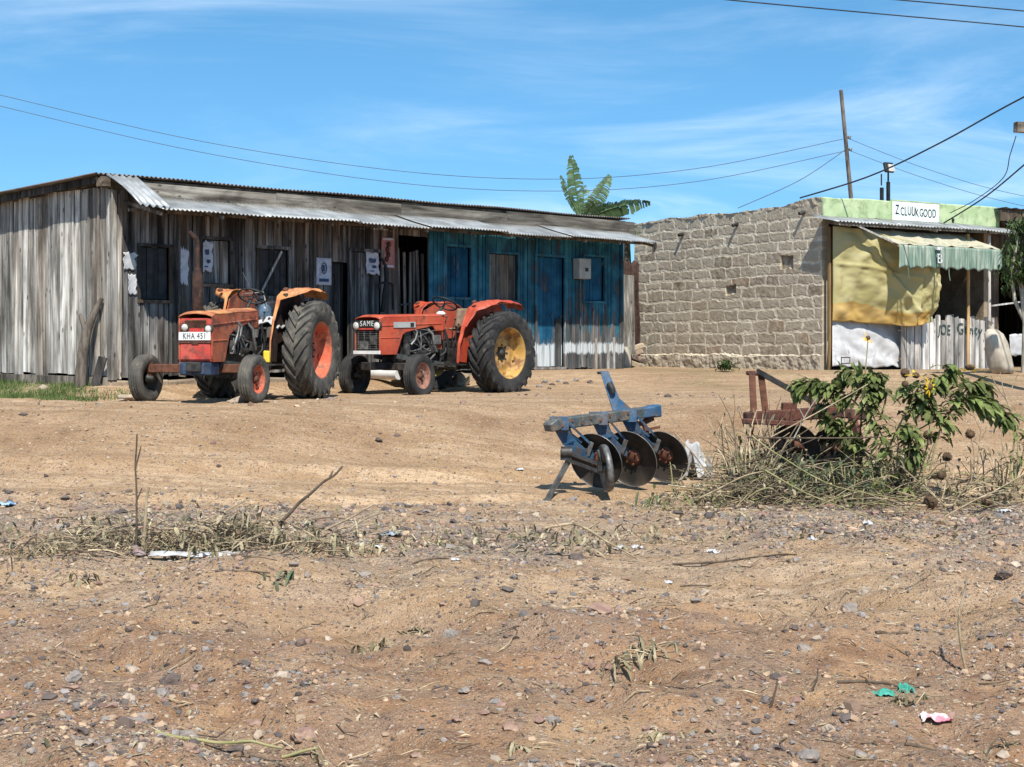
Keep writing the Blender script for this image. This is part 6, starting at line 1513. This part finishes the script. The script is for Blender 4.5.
def stick(label,pts,r,mat='stalkdark',group=None,cat='stick',name='dry_stick',fork=None,ref=None):
    """pts: (px, py) positions above the ground point ref, lying at its depth, with per-point depth offset"""
    g=gp(*(ref or pts[0][:2])); W=[at(p[0],p[1],g.y+(p[2] if len(p)>2 else 0)) for p in pts]
    for v in W: v.z=max(v.z,gz(v.x,v.y)+r*.6)
    o=W[0]; P=spline(W,6); n=len(P); jq=random.Random(len(label)*7+n); m=MB()
    for v in P[1:-1]: v+=rdir(jq)*r*jq.uniform(.2,1.0)
    P=P if n<4 else spline(P[::3]+([P[-1]] if (n-1)%3 else []),3); n=len(P); m.tube(P,[lerp(r,r*.55,i/n) for i in range(n)],6,.5)
    if fork:
        for f in fork:
            FW=[at(p[0],p[1],g.y+(p[2] if len(p)>2 else 0)) for p in f]; FP=spline(FW,5); m.tube(FP,[lerp(r*.7,r*.3,i/len(FP)) for i in range(len(FP))],5,.5)
    ob=m.build(name,MT[mat],loc=o); return tag(ob,label,cat,group)
G_='dry sunflower stalks in the heap'
st_l=[('long level dry stalk across the front of the rusty plough',[(747,437,-.3),(810,438,-.35),(882,437,-.2)],.011,'stalkdark',(800,505)),
('pale slanting stalk rising right across the rusty plough',[(771,437,-.4),(815,414,-.4),(868,384,-.2)],.008,'stalk',(800,505)),
('yellow green arching stalk running down right through the heap',[(752,436,-.5),(790,462,-.55),(840,488,-.5),(918,501,-.3)],.008,'stalkgreen',(830,512)),
('lower arching stalk running down to the gravel',[(765,470,-.2),(805,492,-.3),(845,508,-.3),(892,527,-.2)],.007,'stalkgreen',(830,522)),
('thick level stalk at the left end of the heap',[(668,485,0),(720,492,0),(775,489,0)],.010,'stalk',(720,500)),
('stalk with two bends at the foot of the heap',[(700,498,0),(745,476,-.1),(780,468,-.1)],.010,'stalk',(740,508)),
('pale stalk lying low at the right of the heap',[(918,500,0),(955,488,0),(994,481,.1)],.012,'stalk',(950,505)),
('pale stalk lying lowest at the right of the heap',[(945,517,0),(975,500,0),(1004,490,.1)],.010,'stalk',(960,518)),
('long stalk slanting from the heap toward the right edge',[(915,505,0),(970,502,0),(1030,470,.3)],.010,'stalk',(960,512))]
for lb,pts,r,mt,ref in st_l: stick(lb,pts,r,mt,G_,'stalk','dry_stalk',None,ref)
stick('pale dry forked stem standing among seed heads',[(977,476),(979,450),(981,430)],.010,'palebark' if False else 'stalk',None,'stem','withered_stalk',[[(981,430),(975,418),(973,405)],[(980,440),(989,425),(993,416)],[(978,455),(984,445)]],(977,476))
stick('pale many-forked dry stem near the right edge',[(1008,490),(1012,455),(1016,428),(1008,402)],.012,'stalk',None,'stem','withered_stalk',[[(1016,428),(1022,412),(1028,398)],[(1012,415),(1004,392),(1000,372)],[(1008,402),(1013,385),(1018,374)],[(1010,470),(1003,450),(1001,430)],[(1008,402),(996,385),(990,373)]],(1008,490))
stick('small white forked twig in front of the dark disc',[(844,480,-.5),(845,468,-.5),(846,458,-.5)],.007,'palebark',None,'twig','dry_twig',[[(846,458,-.5),(842,450,-.5)],[(846,460,-.5),(852,452,-.5),(854,449,-.5)]],(844,492))
stick('white twig leaning over the beam of the rusty plough',[(794,438,-.4),(804,418,-.4),(817,398,-.4)],.008,'palebark',None,'twig','dry_twig',[[(804,418,-.4),(799,408,-.4)]],(800,505))
def dry_shrub(label,px,py,n,hpx,seed,heads=0,lean=0.0,spread=.5):
    q=random.Random(seed); p=gp(px,py); H=hpx/F*p.y; e=thing('dry_shrub',label,'shrub',p); m=MB(); hd=MB(); lf=MB(); tips=[]
    for i in range(n):
        d=Vector((q.gauss(lean,spread),q.gauss(0,.35),1)).normalized(); b=Vector((q.gauss(0,.07),q.gauss(0,.06),-.03)); L=H*q.uniform(.5,1.1)
        pts=[b,b+d*L*.35+rdir(q)*.02,b+d*L*.7+rdir(q)*.05,b+d*L+rdir(q)*.06]; m.tube(spline(pts,3),[lerp(.013,.004,k/9) for k in range(10)],5); tips.append(pts[3])
        for _ in range(3):
            s=pts[q.randint(1,2)]; dd=(d+rdir(q)*.8).normalized(); l=L*q.uniform(.15,.4); m.tube([s,s+dd*l*.5+rdir(q)*.02,s+dd*l],[.005,.004,.002],4); 
            if q.random()<.6: big_leaf(lf,s+dd*l,(dd.x,dd.y,-.6),q.uniform(.05,.11),q.uniform(.015,.03),q,1.2)
    for i in range(min(heads,len(tips))):
        hd.lathe([(.0001,-.05),(.03,-.045),(.048,-.015),(.048,.02),(.03,.042),(.0001,.046)],tips[i],(q.uniform(-.4,.4),q.uniform(-.4,.4),1),10)
    m.build('stem',MT['stalk'] if seed%2 else MT['stalkdark'],e)
    if lf.v: lf.build('withered_leaves',MT['wilt'],e)
    if hd.v: hd.build('seed_head',MT['seedhead'],e)
    return e
dry_shrub('bare brown twiggy shrub at the left end of the heap, beside the plastic bag',745,500,22,112,21,0,-.12)
dry_shrub('dry seeding shrub with drooped stems behind the heap',775,492,18,95,22,0,-.1)
dry_shrub('brown withered shrub under the green sunflower branch',905,500,14,75,25,1,0)
dry_shrub('thin withered shrub at the right picture edge',1002,500,12,85,27,0,.1)
dry_shrub('low withered shrub right of the teal tangle of stems',950,508,11,48,29,1,.2)
# round seed heads on their own thin stalks
for k,(px,py,r,b) in enumerate(((928,435,.052,(918,480)),(970,434,.050,(974,476)),(947,457,.052,(938,490)),(936,476,.045,(930,497)),(931,501,.07,(925,512)),(987,501,.055,(980,508)),(940,526,.048,(950,524)),(820,461,.034,(824,492)),(905,373,.05,(902,440)),(836,382,.045,(846,430)))):
    g=gp(b[0],max(b[1],495)); Yk=g.y-.15; c=at(px,py,Yk); f=at(b[0],b[1],Yk); f.z=max(f.z,gz(f.x,f.y)); q=random.Random(k)
    e=thing('seed_stalk',('brown round seed head low left of three over bare dirt','brown round seed head right above the forked pale stem','brown round seed head lowest of three over bare dirt','brown drooping seed head at the edge of the heap','large dark seed head resting on the gravel','dark seed head lying right of the heap','dark seed head lying lowest in the gravel','small brown seed head before the dark disc','brown seed head among the green leaves, upper right','brown seed head among the green leaves, upper left')[k],'seed head',f)
    m=MB(); m.tube(spline([Vector((0,0,0)),(c-f)*.5+Vector((.02,0,.02)),c-f],4),.005,5); m.build('stem',MT['stalk'],e)
    m=MB(); n=14
    m.lathe([(.0001,-r),(r*.6,-r*.82),(r*.95,-r*.3),(r,r*.2),(r*.7,r*.72),(.0001,r*.9)],c-f,(q.uniform(-.4,.4),-.4,.9),n)
    for _ in range(70):
        d=rdir(q); m.add([c-f+d*r*.8+d.orthogonal()*.006,c-f+d*r*.8-d.orthogonal()*.006,c-f+d*r*1.28],[(0,1,2)])
    m.build('seed_head',MT['seedhead'],e)
litter()
# the tangle itself: nobody could count these
def tangle(name,label,boxes,nst,nlf,hmax,seed,mats,lean=0):
    q=random.Random(seed); m=MB()
    def pick():
        a,b,c,d,wt_=q.choices(boxes,[x[4] for x in boxes])[0]; return gp(q.uniform(a,b),q.uniform(c,d)),wt_
    for _ in range(nst):
        p,_w=pick(); env=hmax*(.35+.65*q.random()**2); an=q.gauss(0,.55)+(math.pi if q.random()<.5 else 0)
        L=q.uniform(.10,.85 if hmax>.4 else .5)*min(1.0,hmax*3.2); d=Vector((math.cos(an),math.sin(an)*.7,q.gauss(.10,.33))).normalized(); b=p+Vector((0,0,q.random()**1.6*env*.75))
        W=[b,b+d*L*.5+Vector((0,0,q.uniform(-.02,.05))),b+d*L+Vector((0,0,q.uniform(-.10,.02)))]
        for v in W: v.z=max(v.z,gz(v.x,v.y)+.004)
        r=q.choice((.003,.004,.005,.007,.009)); m.tube(spline(W,3),[lerp(r,r*.5,i/6) for i in range(7)],4,None,q.choice((0,0,1,2,2)))
    for _ in range(nlf):
        p,_w=pick(); z=q.random()**1.7*hmax*.8; d=rdir(q); mi=3 if q.random()<.75 else 4
        m2=MB(); big_leaf(m2,p+Vector((0,0,z+.01)),(d.x,d.y,d.z*.5),q.uniform(.03,.10)*(1 if q.random()<.7 else 1.9),q.uniform(.010,.040),q,q.uniform(.4,1.8)); m.add(m2.v,m2.f,q.random(),mi)
    o=m.build(name,[MT[x] for x in mats]); o['kind']='stuff'; o['label']=label; o['category']='weeds'
mats=('stalk','stalkgreen','stalkdark','wilt','leaf')
tangle('tangled_weeds','tangled heap of cut and withered sunflower stems in front of the ploughs',[(735,900,478,512,5),(770,900,470,500,4),(880,1024,492,516,2),(735,810,475,505,7)],1400,1700,.66,3,mats)
tangle('dry_weeds','dry wilted weeds strewn in a line across the left gravel',[(60,330,535,560,5),(0,90,540,562,1.5),(300,395,530,552,1.2),(70,160,535,552,3),(190,270,532,552,3)],420,520,.30,6,('stalk','stalk','stalkdark','wilt','wilt'))
tangle('low_weeds','sparse dry weeds and leaf scraps between the two heaps',[(390,660,530,556,3),(640,1000,515,545,2)],130,420,.10,9,('stalk','stalk','stalkdark','wilt','wilt'))
# individual sticks and stems on the left and the near bank
stick('tall dark forked stem standing above the left weeds',[(136,548),(137,500),(135,465),(137,434)],.011,'stalkdark',None,'stem','withered_stalk',[[(135,470),(139,455),(141,446)],[(137,500),(142,488)]],(136,552))
stick('short thick broken stem beside the tall dark one',[(142,550),(145,520),(149,487)],.018,'stalk',None,'stem','withered_stalk',None,(142,552))
stick('long brown stick slanting up right out of the left weeds',[(279,524),(300,502),(322,484),(342,467)],.015,'stalkdark',None,'stick','dry_stick',[[(330,477),(333,471)]],(279,545))
stick('upper of two grey twigs right of the left weeds',[(325,530),(350,517),(374,504)],.010,'stalk',None,'twig','dry_twig',None,(325,545))
stick('lower of two grey twigs right of the left weeds',[(352,528),(365,518),(380,513)],.010,'stalk',None,'twig','dry_twig',None,(352,545))
stick('thin pale twig slanting over the left weeds',[(185,512),(192,500),(202,489)],.006,'stalk',None,'twig','dry_twig',None,(185,545))
stick('short twig leaning over the middle of the left weeds',[(225,512),(240,503),(253,498)],.007,'stalk',None,'twig','dry_twig',None,(225,545))
stick('forked pale twig standing over the middle gravel',[(545,528),(575,524),(605,540),(638,559)],.012,'stalk',None,'twig','dry_twig',[[(575,524),(572,540),(574,552)],[(560,526),(552,517)],[(585,530),(600,522)]],(600,560))
stick('long dark twig lying on the middle gravel',[(412,565),(430,568),(449,571)],.010,'stalkdark',None,'twig','dry_twig')
stick('long thin dark twig below the green heap',[(672,565),(720,569),(765,566),(797,562)],.010,'stalkdark',None,'twig','dry_twig')
stick('dark curved stick under the white plastic strip',[(215,572),(240,577),(270,573)],.010,'stalkdark',None,'stick','dry_stick')
stick('thin pale stick standing on the right bank',[(966,671),(958,625),(960,610),(967,578)],.009,'stalk',None,'stick','dry_stick',None,(966,672))
stick('dark thick stick lying on the right bank',[(876,634),(890,649),(908,664)],.013,'stalkdark',None,'stick','dry_stick')
stick('long dark stick running down past the teal scraps',[(838,683),(870,698),(905,714),(930,729)],.010,'stalkdark',None,'stick','dry_stick')
stick('dark stick at the foot of the wilted leaf clump',[(618,664),(650,672),(700,685)],.010,'stalkdark',None,'stick','dry_stick')
stick('small upright dark twig right of the wilted leaf clump',[(770,707),(774,696),(777,681)],.007,'stalkdark',None,'twig','dry_twig',[[(774,696),(768,700)]],(770,708))
stick('tiny upright twig above the lower middle stones',[(812,690),(817,678),(818,668)],.006,'stalkdark',None,'twig','dry_twig',[[(817,678),(810,686)]],(812,692))
stick('bent green stem arching over the bottom edge',[(155,768,0),(180,750,0),(215,743,0),(250,741,0),(282,748,0)],.011,'stalkgreen',None,'stem','green_stalk',None,(215,752))
stick('second green stem curling by the reddish stone',[(282,765),(300,752),(318,748)],.010,'stalkgreen',None,'stem','green_stalk',None,(300,757))
stick('short dark twig lying in the upper left gravel',[(680,587),(690,590),(712,588)],.008,'stalkdark',None,'twig','dry_twig')
stick('dark twig low on the right bank slope',[(905,745),(930,752),(955,762)],.010,'stalkdark',None,'twig','dry_twig')
low_weed('yellowed leaf clump in the gravel left of the white strip',88,583,44,20,9,1)
low_weed('small green and dry clump in the upper middle gravel',275,578,40,14,10,2,'leafgrey')
low_weed('dry clump in the hollow, left of the twin grey stones',385,648,44,22,10,3)
low_weed('greenish dry clump beside the twin grey stones',415,632,34,20,8,4)
low_weed('wilted leaf clump drooping over the middle bank',632,656,64,34,16,5)
low_weed('withered clump under the wilted leaves, near the bottom',520,748,36,26,9,6)
low_weed('small withered clump right of the lower grey stones',668,738,40,24,9,7)
low_weed('pale dry clump by the pink wrapper',905,705,44,22,9,8)
low_weed('sparse dry clump at the bottom right corner',1000,750,46,20,8,9)
low_weed('yellow green low weed right of the blue-grey scrap',445,546,26,16,8,10,'leafgrey')
low_weed('olive low weed on the bare gravel below the plough',515,540,34,20,9,11,'leafgrey')
low_weed('small green weed at the left end of the heap',655,506,40,26,12,12,'leafgrey')
low_weed('dry clump with pale stems below the blue plough',575,545,60,26,12,13)
low_weed('little dry clump at the bottom left edge',320,760,50,22,9,14)
low_weed('tuft of dry leaves left of the tall dark stem',110,547,70,44,26,15)
low_weed('drooping dark leaf clump in the left weeds',168,550,46,50,18,16)
low_weed('dense curled leaf clump in the middle of the left weeds',225,550,80,50,34,17)
e=low_weed('thin greyish clump at the right end of the left weeds',345,548,80,30,22,18)
p=gp(140,556); e=thing('rag','pale purple rag wound round the broken stem','rag',p); m=MB()
m.grid([[Vector((.05*math.cos(j*.7)*(1-.5*i/8)+.03*fbm(i*.4,j*.4,1,2)-.04*i/8,.05*math.sin(j*.7)*(1-.5*i/8),.01+.07*i/8)) for j in range(10)] for i in range(9)],.5,th=.004); m.build('sheet',MT['rag'],e)
# grey green undergrowth below the sunflower branch, and a second dry bush
def undergrowth(label,px,py,n,wpx,hpx,seed,mat):
    q=random.Random(seed); p=gp(px,py); s=p.y/F; W=wpx*s/2; H=hpx*s; e=thing('leafy_weed',label,'weed',p); st_=MB(); lf=MB()
    for _ in range(n):
        b=Vector((q.uniform(-W,W)*.8,q.uniform(-.25,.2),-.02)); d=Vector((q.gauss(0,.4),q.gauss(0,.3),1)).normalized(); L=H*q.uniform(.5,1.1); pts=spline([b,b+d*L*.5+rdir(q)*.03,b+d*L+rdir(q)*.06],5)
        st_.tube(pts,[.005]*len(pts),4)
        for _ in range(9):
            x=pts[q.randint(2,len(pts)-1)]; dd=rdir(q); big_leaf(lf,x,(dd.x,dd.y,dd.z*.4),q.uniform(.06,.14),q.uniform(.025,.055),q,q.uniform(.4,1.3))
    st_.build('stem',MT['stalkgreen'],e); lf.build('foliage',MT[mat],e)
undergrowth('grey green leafy weed mass under the disc of the rusty plough',835,502,26,90,50,51,'leafgrey')
undergrowth('dark leafy weed mass under the green branch, right of the disc',888,500,22,70,52,52,'leaf')
undergrowth('pale green leafy weed at the left end of the rusty plough',775,500,18,60,55,53,'leafgrey')
low_weed('curled pale leaf clump at the left end of the left weeds',40,552,80,34,20,61)
low_weed('tall dry leaf clump leaning round the long brown stick',288,546,70,44,22,62)
low_weed('curled dry clump between the rag and the white strip',182,552,50,32,16,63)
tangle('trampled_weeds','trampled dry stems lying between the blue plough and the heap',[(650,735,494,514,3),(690,740,488,505,2)],110,260,.16,19,mats)
